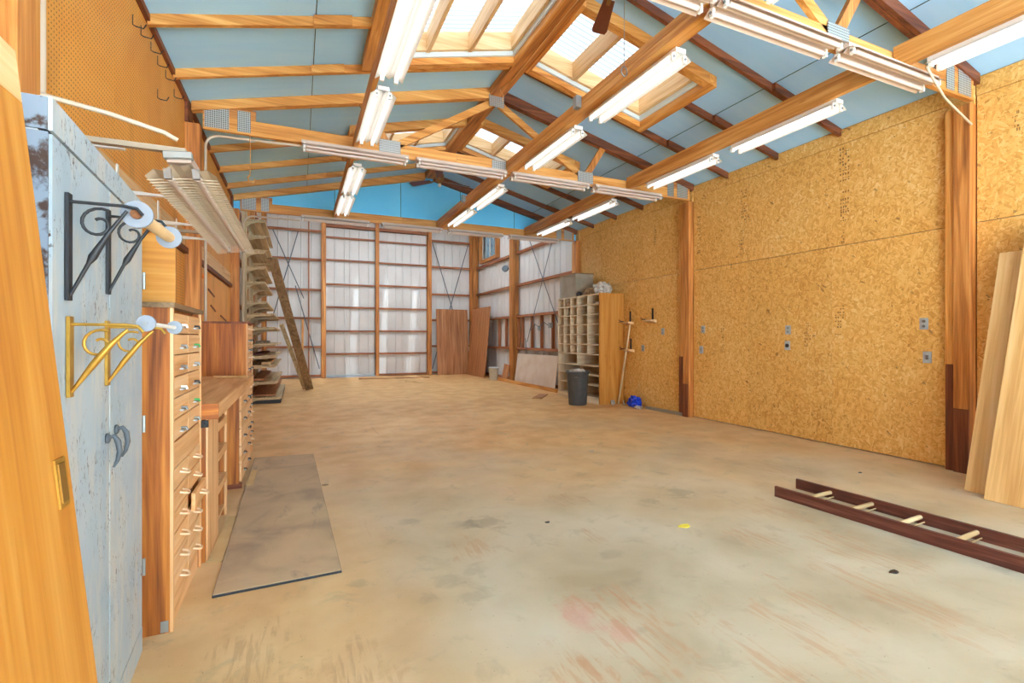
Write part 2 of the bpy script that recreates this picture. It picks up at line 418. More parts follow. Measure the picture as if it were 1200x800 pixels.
def minus(rects, hole):
    out = []; hx0, hx1, hy0, hy1 = hole
    for (x0, x1, y0, y1) in rects:
        if hx0 >= x1 or hx1 <= x0 or hy0 >= y1 or hy1 <= y0: out.append((x0, x1, y0, y1)); continue
        if hy0 > y0: out.append((x0, x1, y0, hy0))
        if hy1 < y1: out.append((x0, x1, hy1, y1))
        a, b = max(y0, hy0), min(y1, hy1)
        if hx0 > x0: out.append((x0, hx0, a, b))
        if hx1 < x1: out.append((hx1, x1, a, b))
    return out
def slab(x0, x1, y0, y1, o0, o1):
    z = lambda x, o: PZ(x) + o
    return MB().hexa([(x0, y0, z(x0, o0)), (x1, y0, z(x1, o0)), (x1, y1, z(x1, o0)), (x0, y1, z(x0, o0)), (x0, y0, z(x0, o1)), (x1, y0, z(x1, o1)), (x1, y1, z(x1, o1)), (x0, y1, z(x0, o1))])
ORD = ('first', 'second', 'third', 'fourth', 'fifth', 'sixth', 'seventh', 'eighth', 'ninth', 'tenth')

# ------------------------------------------------------------------ floor and ground
fl = MB().box(XL - .3, XR + .3, YF, YB + .3, -.12, 0).build('floor', 'floor'); fl['kind'] = 'structure'
gr = MB().box(-40, 45, -40, 60, -.3, -.13).build('ground', 'ground'); gr['kind'] = 'structure'  # unseen ground outside, toned pale and cool to bounce light indoors

# ------------------------------------------------------------------ right wall
SK = [(.86, 2.3, 3.25, 5.2), (2.62, 4.18, 4.2, 5.26), (.9, 2.3, 7.2, 8.1), (2.62, 4.18, 7.1, 8.0)]   # skylight openings x0 x1 y0 y1
HB = 5.75                                    # height of the rear bay
wr = struct('wall_right')
bx('outer_sheathing', XR + .03, XR + .13, YF, TY[2] + .1, 0, 3.84, 'rooff', wr)
cuts = [(-3.2, -1.98), (-1.98, -.76), (-.76, .46), (.46, 1.68), (1.68, 2.48), (2.70, 3.87), (3.87, 5.09), (5.09, 6.15), (6.41, 7.62), (7.62, 8.84), (8.84, 9.70)]
for y0, y1 in cuts:
    bx('osb_sheet', XR, XR + .028, y0 + .002, y1 - .002, .012, 2.424, 'osb', wr, .002)
for y0, y1 in ((-3.2, -.76), (-.76, 1.0), (1.0, 2.48), (2.70, 5.09), (5.09, 6.15), (6.41, 8.84), (8.84, 9.70)):
    bx('osb_sheet', XR, XR + .028, y0 + .002, y1 - .002, 2.430, 3.645, 'osb', wr, .002)
    bx('osb_strip', XR - .006, XR + .028, y0, y1, 3.65, 3.825, 'osb', wr, .002)
for k, (a, b) in enumerate(((2.49, 2.70), (6.16, 6.41), (9.70, 9.95))):
    bx('post', XR - .10, XR + .03, a, a + .13, 0, ZC, 'post', wr)                 # post
    bx('post_board', XR - .07, XR + .03, a + .132, b, .0, ZC, 'fir', wr)          # pale nailer beside it
    bx('post_cap', XR - .02, XR + .03, a, b, ZC + .002, 3.828, 'osb', wr)
    if k < 2:
        bx('splash_board', XR - .115, XR - .101, a + .005, a + .125, 0, .62 if k == 0 else .55, 'dark', wr)
        bx('splash_board', XR - .085, XR - .071, a + .135, b - .01, 0, 1.05 if k == 0 else 1.0, 'dark', wr)
# stamped ink columns on the sheets: short illegible dashes
def ink(y, z0, z1, wid):
    mb = MB(); z = z0
    while z < z1:
        h = random.uniform(.008, .03)
        for k in range(4):
            if random.random() < .6:
                yy = y + (k - 1.5) * wid / 4 + random.uniform(-.004, .004)
                mb.box(XR - .0012, XR - .0002, yy - wid * .06, yy + wid * .06, z, z + h)
        z += h + random.uniform(.008, .03)
    o = mb.build('ink_stamp', 'stamp', wr, center=True); o['kind'] = 'stuff'
for y, a, b, wd in ((3.72, 3.2, 3.58, .13), (3.72, 2.72, 3.08, .11), (3.72, 2.45, 2.6, .08), (5.16, 3.0, 3.5, .1), (5.2, 2.55, 2.9, .08), (6.03, 2.7, 3.3, .07), (3.78, 1.35, 1.7, .12), (4.18, 1.2, 1.5, .09), (2.2, 3.2, 3.4, .06), (5.55, 1.1, 1.5, .06), (7.1, 3.0, 3.4, .07)):
    ink(y, a, b, wd)
# rear bay of the right wall: ribbed white siding behind posts and girts
WIN = (14.95, 16.42, 4.08, 5.12)             # window opening y0 y1 z0 z1
def siding_x(x, y0, y1, z0, z1, sgn, parent):
    prof = []; y = y0; k = 0
    while y < y1 - .001:
        e = min(y + .305, y1)
        prof += [(x, y + .001)] + ([(x, e - .05), (x - sgn * -.018, e - .038), (x - sgn * -.018, e - .014), (x, e - .002)] if e - y > .1 else [(x, e - .002)])
        y = e
    MB().strip(prof, 'z', z0, z1).build('siding_panel', 'siding', parent, center=True)
for r in minus([(TY[2], YB + .1, 0, HB)], WIN): bx('outer_sheathing', XR + .16, XR + .2, r[0], r[1], r[2], r[3], 'rooff', wr)
for k in range(8):
    y0 = TY[2] + .1 + k * .915; y1 = min(y0 + .915, YB + .1)
    for r in minus([(y0, y1, 0, HB)], WIN): siding_x(XR + .10, r[0], r[1], r[2], r[3], 1, wr)
for a in (13.4, 16.98): bx('post', XR - .14, XR + .06, a - .13, a + .13, 0, HB, 'post', wr)
for z, y0, y1 in ((3.86, 9.95, YB), (2.89, 9.95, YB), (1.96, 9.95, YB), (1.0, 9.95, YB), (.07, 9.95, YB), (4.9, 9.95, 14.9)):
    for a, b in ((y0, 13.27), (13.53, min(y1, 16.85))):
        bx('girt', XR - .02, XR + .08, a, b, z - .035, z + .035, 'girt', wr)
for y in (10.5, 11.06, 11.7, 12.29, 12.92, 13.2, 14.14, 14.72):
    bx('stud', XR - .01, XR + .07, y - .03, y + .03, 1.035, 1.925, 'girt', wr)
# straps of wind bracing
def strap(p0, p1, parent, up): MB().beam(p0, p1, .03, .006, up).build('brace_strap', 'strap', parent, center=True)
strap((XR - .03, 12.46, 4.25), (XR - .03, 10.7, 1.7), wr, (1, 0, 0)); strap((XR - .03, 10.75, 4.25), (XR - .03, 12.5, 1.2), wr, (1, 0, 0))
strap((XR - .035, 12.6, 1.3), (XR - .035, 12.45, .5), wr, (1, 0, 0))
# window high in the rear bay
wn = struct('window_1')
y0, y1, z0, z1 = WIN
for a, b, e, f in ((y0 - .1, y0, z0 - .1, z1 + .1), (y1, y1 + .1, z0 - .1, z1 + .1)): bx('casing', XR - .04, XR + .14, a, b, e, f, 'post', wn)
for e, f in ((z0 - .1, z0), (z1, z1 + .1)): bx('casing', XR - .04, XR + .14, y0, y1, e, f, 'post', wn)
for a, b, e, f in ((y0, y0 + .05, z0, z1), (y1 - .05, y1, z0, z1), ((y0 + y1) / 2 - .03, (y0 + y1) / 2 + .03, z0, z1)): bx('sash_stile', XR + .06, XR + .10, a, b, e + .05, f - .05, 'white', wn)
for e, f in ((z0, z0 + .05), (z1 - .05, z1)): bx('sash_rail', XR + .06, XR + .10, y0, y1, e, f, 'white', wn)
for a, b in ((y0 + .05, (y0 + y1) / 2 - .03), ((y0 + y1) / 2 + .03, y1 - .05)):
    bx('pane', XR + .076, XR + .082, a, b, z0 + .05, z1 - .05, 'glass', wn, 0)
    bx('muntin', XR + .07, XR + .088, (a + b) / 2 - .01, (a + b) / 2 + .01, z0 + .05, z1 - .05, 'white', wn)

# ------------------------------------------------------------------ back wall with its two door leaves
wb = struct('wall_back')
bx('outer_sheathing', XL - .2, XR + .2, YB + .16, YB + .22, 0, HB, 'rooff', wb)
def siding_y(y, x0, x1, z0, z1, parent):
    prof = []; x = x0
    while x < x1 - .001:
        e = min(x + .305, x1)
        prof += [(x + .001, y)] + ([(e - .05, y), (e - .038, y - .018), (e - .014, y - .018), (e - .002, y)] if e - x > .1 else [(e - .002, y)])
        x = e
    MB().strip(prof, 'z', z0, z1).build('siding_panel', 'siding', parent, center=True)
for x0, x1 in ((XL - .1, -.2), (-.2, .72), (4.31, 5.2), (5.2, XR + .12)): siding_y(YB + .12, x0, x1, 0, HB, wb)
for x0, x1 in ((.72, 2.5), (2.5, 4.31)): siding_y(YB + .12, x0, x1, 5.05, HB, wb)
for x, m in ((-1.0, 'post'), (.75, 'post'), (4.29, 'post'), (5.9, 'post')): bx('post', x - .07, x + .07, YB - .1, YB + .1, 0, HB, m, wb)
bx('door_post', 2.47 - .06, 2.47 + .06, YB - .08, YB + .02, .02, HB, 'post', wb)
for z in (4.82, 3.88, 2.89, 1.96, 1.02, .07):
    bx('girt', -.93, .68, YB, YB + .09, z - .035, z + .035, 'girt', wb); bx('girt', 4.36, 5.83, YB, YB + .09, z - .035, z + .035, 'girt', wb)
bx('header', .72, 4.31, YB - .02, YB + .09, 5.0, 5.1, 'girt', wb)
bx('steel_angle', .28, .32, YB - .03, YB - .001, 0, HB, 'girt', wb)
for p, q in (((-.75, 4.75), (.15, 2.6)), ((-.02, 4.75), (-.75, 2.0)), ((-.1, 3.0), (.62, .3)), ((4.4, 4.75), (5.2, 2.2)), ((5.75, 4.75), (5.0, 2.2)), ((4.4, .2), (4.9, 2.0))):
    strap((p[0], YB - .02, p[1]), (q[0], YB - .02, q[1]), wb, (0, 1, 0))
for n, (x0, x1, zs) in enumerate(((.83, 2.40, (4.66, 3.91, 3.1, 2.34, 1.54, .78)), (2.54, 4.21, (4.64, 3.9, 3.12, 2.33, 1.55, .78)))):
    d = struct(f'door_{n + 1}')
    for k in range(2):
        a = x0 + (x1 - x0) * k / 2; siding_y(YB + .07, a, a + (x1 - x0) / 2, .05, 4.98, d)
    for z in zs: bx('door_rail', x0, x1, YB, YB + .05, z - .03, z + .03, 'girt', d)
    bx('bottom_rail', x0, x1, YB - .01, YB + .05, .03 if n == 0 else .02, .08, 'galv' if n == 0 else 'girt', d)
bx('sill', .83, 2.44, YB - .16, YB - .02, 0.001, .018, 'daylight', wb)  # pale floor strip painted as daylight from the gap under the door

# ------------------------------------------------------------------ left wall
wl = struct('wall_left')
bx('outer_sheathing', XL - .14, XL - .03, YF, TY[2] + .1, 0, 3.84, 'rooff', wl)
for y0, y1 in ((-3.2, -1.3), (-1.3, .2), (.2, 1.42), (1.42, 2.38), (2.66, 3.89), (3.89, 5.03), (5.03, 6.0), (6.26, 7.44), (7.44, 8.66), (8.66, 9.66)):
    bx('pegboard_sheet', XL - .012, XL, y0 + .002, y1 - .002, 2.44, 3.77, 'peg', wl, .001)
    bx('pegboard_sheet', XL - .012, XL, y0 + .002, y1 - .002, 1.2, 2.18, 'peg' if y0 < 6 else 'peg2', wl, .001)
    bx('plywood_sheet', XL - .012, XL, y0 + .002, y1 - .002, .01, 1.197, 'gold', wl, .001)
    bx('backing_board', XL - .012, XL + .004, y0, y1, 2.25, 2.437, 'pine', wl, .001)
    bx('ledger', XL - .01, XL + .035, y0, y1, 2.19, 2.248, 'dark', wl)
    bx('top_rail', XL - .02, XL + .03, y0, y1, 3.775, 3.83, 'dark', wl)
for a, b in ((2.39, 2.65), (6.01, 6.25), (9.67, 9.95)):
    bx('post', XL - .02, XL + .13, a, a + .14, 0, ZC, 'post', wl); bx('post_board', XL - .02, XL + .10, a + .142, b, 0, ZC, 'fir', wl); bx('post_cap', XL - .02, XL + .03, a - .02, b + .01, ZC + .002, 3.828, 'dark', wl)
for y0, y1 in ((9.95, 11.5), (11.5, 13.0), (13.0, 14.5), (14.5, 16.0), (16.0, YB)): siding_x(XL - .1, y0, y1, 0, HB, -1, wl)
bx('outer_sheathing', XL - .2, XL - .16, TY[2], YB + .1, 0, HB, 'rooff', wl)
for z in (4.82, 3.88, 2.89, 1.96, 1.02, .07): bx('girt', XL - .08, XL, 9.95, YB - .1, z - .035, z + .035, 'girt', wl)
bx('post', XL - .06, XL + .1, 13.3, 13.5, 0, HB, 'post', wl)

# front wall: the big doorway behind the camera stands open
wf = struct('wall_front')
bx('sheathing', XL - .14, XL + .5, YF - .1, YF, 0, 4.9, 'peg2', wf); bx('sheathing', XR - .5, XR + .13, YF - .1, YF, 0, 4.9, 'peg2', wf)
bx('header', XL + .5, XR - .5, YF - .1, YF, 3.4, 4.9, 'peg2', wf)

# ------------------------------------------------------------------ ceiling
ce = struct('ceiling')
for side in (0, 1):
    xs = [(XL, .14), (.14, 2.37)] if side == 0 else [(2.54, 4.81), (4.81, XR)]
    ys = [YF, -2.1, -.6, .85, 2.482, 3.77, 4.61, 5.45, 6.146, 7.44, 8.28, 9.12, 9.84]
    for x0, x1 in xs:
        for y0, y1 in zip(ys, ys[1:]):
            rs = [(x0 + .003, x1 - .003, y0, y1)]
            for h in SK: rs = minus(rs, h)
            for r in rs: slab(*r, 0, .03).build('ceiling_panel', 'ceil_l' if side == 0 else 'ceil_r', ce, center=True)
    X0, X1 = ((XL - .15, XM) if side == 0 else (XM, XR + .15))
    rs = [(X0, X1, YF - .1, 9.88)]
    for h in SK: rs = minus(rs, h)
    for r in rs: slab(*r, .048, .09).build('roof_sheet', 'rooff', ce, center=True)
    # rafters
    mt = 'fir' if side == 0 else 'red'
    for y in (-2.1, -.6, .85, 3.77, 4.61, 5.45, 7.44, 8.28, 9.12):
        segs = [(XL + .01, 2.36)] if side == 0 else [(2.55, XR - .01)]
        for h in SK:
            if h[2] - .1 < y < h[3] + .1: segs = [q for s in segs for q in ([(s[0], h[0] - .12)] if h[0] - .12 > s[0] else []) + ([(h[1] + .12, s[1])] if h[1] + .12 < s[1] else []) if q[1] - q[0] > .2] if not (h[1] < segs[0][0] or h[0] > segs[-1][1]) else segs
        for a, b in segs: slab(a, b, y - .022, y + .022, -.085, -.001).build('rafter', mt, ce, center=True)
        sx = .14 if side == 0 else 4.81
        slab(sx - .02, sx + .30, y - .066, y - .0225, -.10, -.015).build('splice_block', mt, ce, center=True)
slab(XM - .115, XM - .001, YF, 9.80, -.13, .04)
MB().box(2.36, 2.55, YF, 9.79, 4.585, 4.80).build('ridge_beam', 'post', ce, center=True)
MB().tube([(2.50, 2.6, 4.578), (2.47, 4.2, 4.578), (2.48, 5.6, 4.578), (2.42, 5.9, 4.578), (2.52, 6.02, 4.578), (2.53, 6.07, 4.52)], .007, 5).build('staple_cable', 'cable', ce)
for a, b in ((.137, .143), (4.807, 4.813)):
    slab(a, b, YF, 9.8, -.004, -.0005).build('panel_joint', 'black', ce, center=True)
# rear bay roof, higher
bx('rear_roof', XL - .2, XR + .2, TY[2] + .12, 11.3, HB, HB + .08, 'siding', ce); bx('rear_roof', XL - .2, XR + .2, 15.6, YB + .2, HB, HB + .08, 'siding', ce)
bx('rear_roof', XL - .2, .0, 11.3, 15.6, HB, HB + .08, 'siding', ce); bx('rear_roof', 5.0, XR + .2, 11.3, 15.6, HB, HB + .08, 'siding', ce)
for k in range(5): bx('roof_light', k * 1.0 + .005, k * 1.0 + .995, 11.3, 15.6, HB + .02, HB + .03, 'roof_light', ce, 0)
# gable above the second truss, sheathed in blue foam sheets
gx = [XL - .2, .63, 1.886, 3.14, 4.39, XR + .2]
for a, b in zip(gx, gx[1:]):
    bx('gable_sheet', a + .003, b - .003, TY[2] + .05, TY[2] + .09, ZC + .02, HB + .05, 'gable', ce, .001)
for x in gx[1:-1]: bx('gable_joint', x - .004, x + .004, TY[2] + .044, TY[2] + .0495, ZC + .15, 4.72, 'black', ce, 0)

# ------------------------------------------------------------------ skylights
def skylight(n, h):
    x0, x1, y0, y1 = h; s = struct(f'window_{n}'); U = .20
    for a, b, e, f in ((x0, x0 + .04, y0, y1), (x1 - .04, x1, y0, y1), (x0 + .04, x1 - .04, y0, y0 + .04), (x0 + .04, x1 - .04, y1 - .04, y1)):
        slab(a, b, e, f, .0, U).build('curb', 'pine', s, center=True)
    F = .13                                       # orange frame under the panels, pale flashing inside it
    for a, b, e, f in ((x0 - (F if n in (3, 5) else .25), x0 - .03, y0 - F, y1 + F), (x1 + .03, x1 + F, y0 - F, y1 + F), (x0 - .03, x1 + .03, y0 - F, y0 - .03), (x0 - .03, x1 + .03, y1 + .03, y1 + F)):
        if n in (2, 4): a, b = max(a, -1) , min(b, 2.36)
        if n in (3, 5): a = max(a, 2.55)
        slab(a, b, e, f, -.12, -.001).build('frame_board', 'fir', s, center=True)
    for a, b, e, f in ((x0 - .03, x0, y0 - .03, y1 + .03), (x1, x1 + .03, y0 - .03, y1 + .03), (x0, x1, y0 - .03, y0), (x0, x1, y1, y1 + .03)):
        if n in (2, 4): b = min(b, 2.36)
        slab(a, b, e, f, -.05, .04).build('flashing', 'skyband', s, center=True)
    for k in (1, 2):
        x = x0 + (x1 - x0) * k / 3 - (.06 if n in (2, 4) else -.0)
        slab(x - .022, x + .022, y0 + .04, y1 - .04, -.03, U - .01).build('muntin', 'pine', s, center=True)
    # ribbed translucent sheet: ribs run up the slope
    mb = MB(); prof = []; y = y0
    while y < y1 - .001: prof += [(y, 0), (y + .03, 0), (y + .045, .014), (y + .06, .014)]; y += .075
    prof.append((y1, 0)); z = lambda x, o: PZ(x) + U + .005 + o; k = len(prof)
    mb.add([(x0, p, z(x0, o)) for p, o in prof] + [(x1, p, z(x1, o)) for p, o in prof], [(i, i + 1, k + i + 1, k + i) for i in range(k - 1)])
    mb.build('pane', 'pane', s, center=True)
for k, h in enumerate(SK): skylight(k + 2, h)

# ------------------------------------------------------------------ trusses
def truss(y, label, webs=True):
    t = thing('roof_truss', label, 'truss', (XM, y, ZC))
    L = lambda x, z: (x - XM, 0, z - ZC)
    H = .16; T = .044
    def B(name, p, q, wdt, mat='fir', dy=0, th=T):
        MB().beam((p[0], dy, p[2]), (q[0], dy, q[2]), th, wdt, (0, 0, 1)).build(name, mat, t, center=True)
    MB().box(XL + .14 - XM, 1.9 - XM, -T / 2, T / 2, 0, H).build('bottom_chord', 'fir', t, center=True)
    MB().box(1.902 - XM, XR - .11 - XM, -T / 2, T / 2, 0, H).build('bottom_chord', 'fir', t, center=True)
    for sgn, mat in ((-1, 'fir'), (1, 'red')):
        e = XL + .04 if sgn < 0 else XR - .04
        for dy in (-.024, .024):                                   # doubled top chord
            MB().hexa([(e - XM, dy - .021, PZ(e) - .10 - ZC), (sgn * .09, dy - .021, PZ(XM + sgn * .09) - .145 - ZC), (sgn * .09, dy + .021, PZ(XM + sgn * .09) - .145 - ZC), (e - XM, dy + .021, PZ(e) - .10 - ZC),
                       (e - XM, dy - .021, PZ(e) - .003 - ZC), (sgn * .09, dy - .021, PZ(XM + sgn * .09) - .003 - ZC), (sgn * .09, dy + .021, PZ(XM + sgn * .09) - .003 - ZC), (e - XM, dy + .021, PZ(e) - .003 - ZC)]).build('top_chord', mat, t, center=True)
        h0, h1 = (XL + .14, -.44) if sgn < 0 else (5.35, XR - .11)
        MB().box(h0 - XM, h1 - XM, -T / 2 - .002, T / 2 + .002, H + .001, .27).build('heel_block', 'post', t, center=True)
        for q in ((-.93, -.70), (-.62, -.49)) if sgn < 0 else ((5.42, 5.55), (5.62, 5.84)):
            MB().box(q[0] - XM, q[1] - XM, -T / 2 - .006, -T / 2 - .003, .02, .25).build('nail_plate', 'plate', t, center=True)
        if not webs: continue
        B('web', L(XM + sgn * .06, 4.50), L(XM + sgn * 1.36, ZC + H * .8), .09)
        B('web', L(XM + sgn * 1.44, ZC + H * .8), L(XM + sgn * 1.77, PZ(XM + sgn * 1.77) - .06), .09, 'post', .001)
        px = sgn * 1.42
        MB().box(px - .13, px + .13, -.036, -.030, .02, .19).build('nail_plate', 'plate', t, center=True)
    if not webs: return t
    MB().box(-.11, .11, -.052, -.047, 4.44 - ZC, 4.60 - ZC).build('nail_plate', 'plate', t, center=True)
    MB().box(-.06, .18, -.036, -.030, .0, .15).build('nail_plate', 'plate', t, center=True)
    return t
truss(TY[0], 'nearest timber roof truss, cut off by the top of the photo')
truss(TY[1], 'timber roof truss in mid room with webs rising to the ridge')
t3 = truss(TY[2], 'timber roof truss in front of the bright blue gable sheets', False)

# ------------------------------------------------------------------ lengthwise beams the lights hang from
ROW = {'left': (.62, .045, .14), 'middle': (2.65, .12, .14), 'right': (4.62, .05, .19)}
BAYN = ('near bay, ahead of the first truss', 'bay between the first and second trusses', 'rear bay, up to the blue gable')
for row, (x, wd, hh) in ROW.items():
    for b, (y0, y1) in enumerate(((-.6, 2.45), (2.515, 6.09), (6.20, 9.76))):
        t = thing('ceiling_beam', f'{row} lengthwise ceiling beam in the {BAYN[b]}', 'beam', (x, (y0 + y1) / 2, ZC))
        if row == 'middle':
            for k in range(2): MB().box(-wd / 2, wd / 2, -(y1 - y0) / 2, (y1 - y0) / 2, k * (hh / 2 + .002), k * (hh / 2 + .002) + hh / 2 - .002).build('plank', 'fir', t, center=True)
            bxk = cbox('junction_box', (.06, .07, .12), (-wd / 2 - .031, (y1 - y0) / 2 - 1.9 if b else 0, .1), 'galv', t)
        else:
            MB().box(-wd / 2, wd / 2, -(y1 - y0) / 2, (y1 - y0) / 2, 0, hh).build('plank', 'fir', t, center=True)
            if row == 'right': cbox('joist_hanger', (wd + .01, .06, .10), (0, -(y1 - y0) / 2 + .03, .055), 'galv', t)

# ------------------------------------------------------------------ strip lights
def make_strip(lit, label, loc, rot, group):
    t = thing('strip_light', label, 'light', loc, rot, group); L = 1.22
    mt = 'white' if lit else 'dull'
    MB().box(-.05, .05, -L / 2, L / 2, -.035, 0).build('channel', mt, t, center=True)
    mb = MB(); pr = [(-.115, -.078), (-.058, -.037), (-.03, -.037), (0, -.062), (.03, -.037), (.058, -.037), (.115, -.078)]
    mb.strip(pr, 'y', -L / 2 + .01, L / 2 - .01); mb.strip([(x, z + .002) for x, z in pr], 'y', -L / 2 + .01, L / 2 - .01)
    mb.build('reflector', mt, t)
    for s in (-1, 1):
        MB().tube([(s * .058, -L / 2 + .05, -.068), (s * .058, L / 2 - .05, -.068)], .0185, 8).build('tube', 'tube' if lit else 'tube_off', t)
        for e in (-1, 1):
            h = MB().box(s * .058 - .016, s * .058 + .016, e * (L / 2 - .03) - .012, e * (L / 2 - .03) + .012, -.095, -.036).build('lamp_holder', 'white', t, center=True)
            MB().tube([(s * .058, e * (L / 2 - .017), -.068), (s * .058, e * (L / 2 - .010), -.068)], .010, 6).build('contact', 'steel', h, loc=(-s * .058, -e * (L / 2 - .03), .0655))
    return t
def strip_at(proto, lit, label, loc, rot, group):
    return dup(proto, loc, rot, label, group) if proto else make_strip(lit, label, loc, rot, group)
PL = PD = None
RX = {'left': .70, 'middle': 2.73, 'right': 4.69}
slots = {'left': (3.60, 5.06, 7.16, 8.52), 'middle': (1.62, 3.54, 5.05, 7.2, 8.56), 'right': (1.62, 3.56, 5.05, 7.15, 8.6)}
for row, ys in slots.items():
    for k, y in enumerate(ys):
        o = strip_at(PL, True, f'lit twin-tube strip light, {ORD[k]} from the camera under the {row} beam', (RX[row], y, ZC - .001), (0, 0, 0), f'lit strip lights under the {row} beam'); PL = PL or o
CH = (('first', TY[0], (1.87, 3.14, 4.45)), ('second', TY[1], (.64, 1.96, 3.27, 4.60)), ('third', TY[2], (.65, 2.09, 3.44, 4.82)))
for nm, y, xs in CH:
    for k, x in enumerate(xs):
        o = strip_at(PD, False, f'unlit tan-tinted strip light, {ORD[k]} from left under the {nm} truss chord', (x, y - .085, ZC - .001), (0, 0, R(90)), f'unlit strip lights under the {nm} truss'); PD = PD or o

# ------------------------------------------------------------------ ceiling fans
def fan(x, y, a0, label):
    t = thing('ceiling_fan', label, 'fan', (x, y, 4.585))
    MB().tube([(0, 0, 0), (0, 0, -.16)], .016, 8).build('down_rod', 'fanbody', t)
    MB().lathe([(.03, -.13), (.075, -.16), (.085, -.21), (.075, -.27), (.05, -.30), (.03, -.335)], 16).build('motor', 'fanbody', t)
    MB().lathe([(.012, -.336), (.03, -.35), (.03, -.38), (.012, -.40)], 12).build('switch_cap', 'white', t)
    for k in range(5 if False else 3):
        a = a0 + k * 2 * PI / 3; ca, sa = math.cos(a), math.sin(a)
        b = MB().prism([(.19, -.05), (.60, -.075), (.65, -.06), (.65, .06), (.60, .075), (.19, .05)], 'z', -.004, .004).build('blade', 'fan', t, loc=(0, 0, -.275), rot=(R(12), 0, a))
        MB().box(.07, .24, -.018, .018, -.012, -.0045).build('blade_iron', 'fanbody', b)
    return t
fan(XM, 3.42, R(68), 'brown-bladed ceiling fan hanging by the near skylights')
fan(XM, 9.0, R(14), 'small far ceiling fan under the ridge against the blue gable')
t = thing('pull_chain', 'long fan pull cord ending in a grey ring', 'cord', (2.55, 3.41, 3.5))
MB().tube([(0, 0, .12), (0, 0, .78)], .003, 5).build('cord', 'steel', t)
MB().tube([(.03 * math.cos(a), .0, .09 + .04 * math.sin(a)) for a in [2 * PI * k / 14 for k in range(15)]], .006, 6, False).build('ring', 'steel', t)

# ------------------------------------------------------------------ conduits, cords on walls and trusses
def pipe(name, pts, r, mat, label, cat, n=8):
    o = MB().tube(pts, r, n).build(name, mat); return tag(o, label, cat)
def arc(cx, cz, r, a0, a1, y, n=6): return [(cx + r * math.cos(R(a0 + (a1 - a0) * k / n)), y, cz + r * math.sin(R(a0 + (a1 - a0) * k / n))) for k in range(n + 1)]
pipe('conduit', [(-1.055, 2.76, 1.85), (-1.055, 2.76, 2.2), (-1.03, 2.76, 2.35), (-1.03, 2.76, 3.74)], .02, 'conduit', 'white vertical conduit at the pegboard edge behind the blue cupboard', 'conduit')
pipe('conduit', [(-.93, 6.18, 1.485), (-.93, 6.18, 3.40)] + arc(-.80, 3.40, .13, 180, 90, 6.18)[1:] + [(.02, 6.14, 3.54)], .014, 'conduit', 'white conduit bending from the left post onto the middle truss chord', 'conduit')
pipe('conduit', [(-.905, 9.86, .4), (-.905, 9.86, 3.34)] + arc(-.745, 3.34, .16, 180, 90, 9.86)[1:] + [(.02, 9.84, 3.5)], .016, 'conduit', 'white conduit bending over beside the lumber rack', 'conduit')
pipe('cable', [(4.69, 2.26, 3.53), (4.8, 2.26, 3.44), (5.05, 2.30, 3.36), (5.4, 2.40, 3.40), (5.88, 2.47, 3.35)], .010, 'conduit', 'pale cable looping from the right beam to the post', 'cable')
t = thing('hook_wire', 'thin wire with a hooked end hanging from the middle truss at left', 'hook', (-.5, 6.146, 3.045))
MB().tube([(0, 0, .08), (.005, 0, .35), (0, 0, .53)], .005, 5).build('wire', 'rope', t)
MB().tube([(0, 0, .09), (-.02, 0, .06), (-.01, 0, .02), (.03, 0, 0), (.05, 0, .05)], .008, 5).build('hook_end', 'rope', t)

# ------------------------------------------------------------------ pegboard hooks
hk = None
def hook(y, z, lab):
    global hk
    if hk is None:
        hk = thing('peg_hook', lab, 'hook', (XL + .001, y, z), None, 'wire hooks on the pegboard')
        MB().tube([(0, 0, 0), (0, 0, -.07), (.02, .0, -.08), (.06, .02, -.075), (.075, .025, -.04)], .0045, 5).build('wire', 'iron', hk)
    else: dup(hk, (XL + .001, y, z), None, lab, 'wire hooks on the pegboard')
for k, (y, z) in enumerate(((4.26, 3.62), (4.46, 3.66), (4.73, 3.69), (4.93, 3.68), (5.2, 3.70), (5.52, 3.68))): hook(y, z, f'{ORD[k]} wire hook from the camera along the pegboard top')
hook(4.93, 3.40, 'single wire hook set lower than the row on the pegboard')
for k, (y, z) in enumerate(((6.7, 3.1), (7.3, 3.0), (7.9, 3.2))): hook(y, z, f'{ORD[k]} small wire hook on the pegboard beyond the first left post')

# ------------------------------------------------------------------ foreground door slab and the locker it leans on
lk = thing('metal_locker', 'grey metal locker mostly hidden behind the leaning yellow door', 'locker', (-.80, .72, 0))
MB().box(-.24, .20, -.42, .40, 0, 1.88).build('body', 'galv', lk)
MB().box(.201, .212, -.40, .38, .05, 1.84).build('door', 'galv', lk)
dl = thing('door_slab', 'loose varnished yellow door slab leaning in the left foreground', 'door', (-.332, .75, .0), (0, R(-5.75), 0))
DW, DH = .45, 1.85
MB().box(0, .034, -DW, DW, 0, 1.755).build('panel', 'gold', dl, center=True)
MB().box(0, .034, -DW, DW, 1.756, DH).build('bare_top', 'maple', dl, center=True)
pl = MB().box(.0345, .038, .385, .425, 1.0, 1.09).build('flush_pull', 'brass', dl, center=True)
MB().box(-.0005, .0012, -.012, .012, -.036, .036).build('recess', 'brass2', pl, loc=(.0021, 0, 0))  # darker brass plate set on the face of the pull

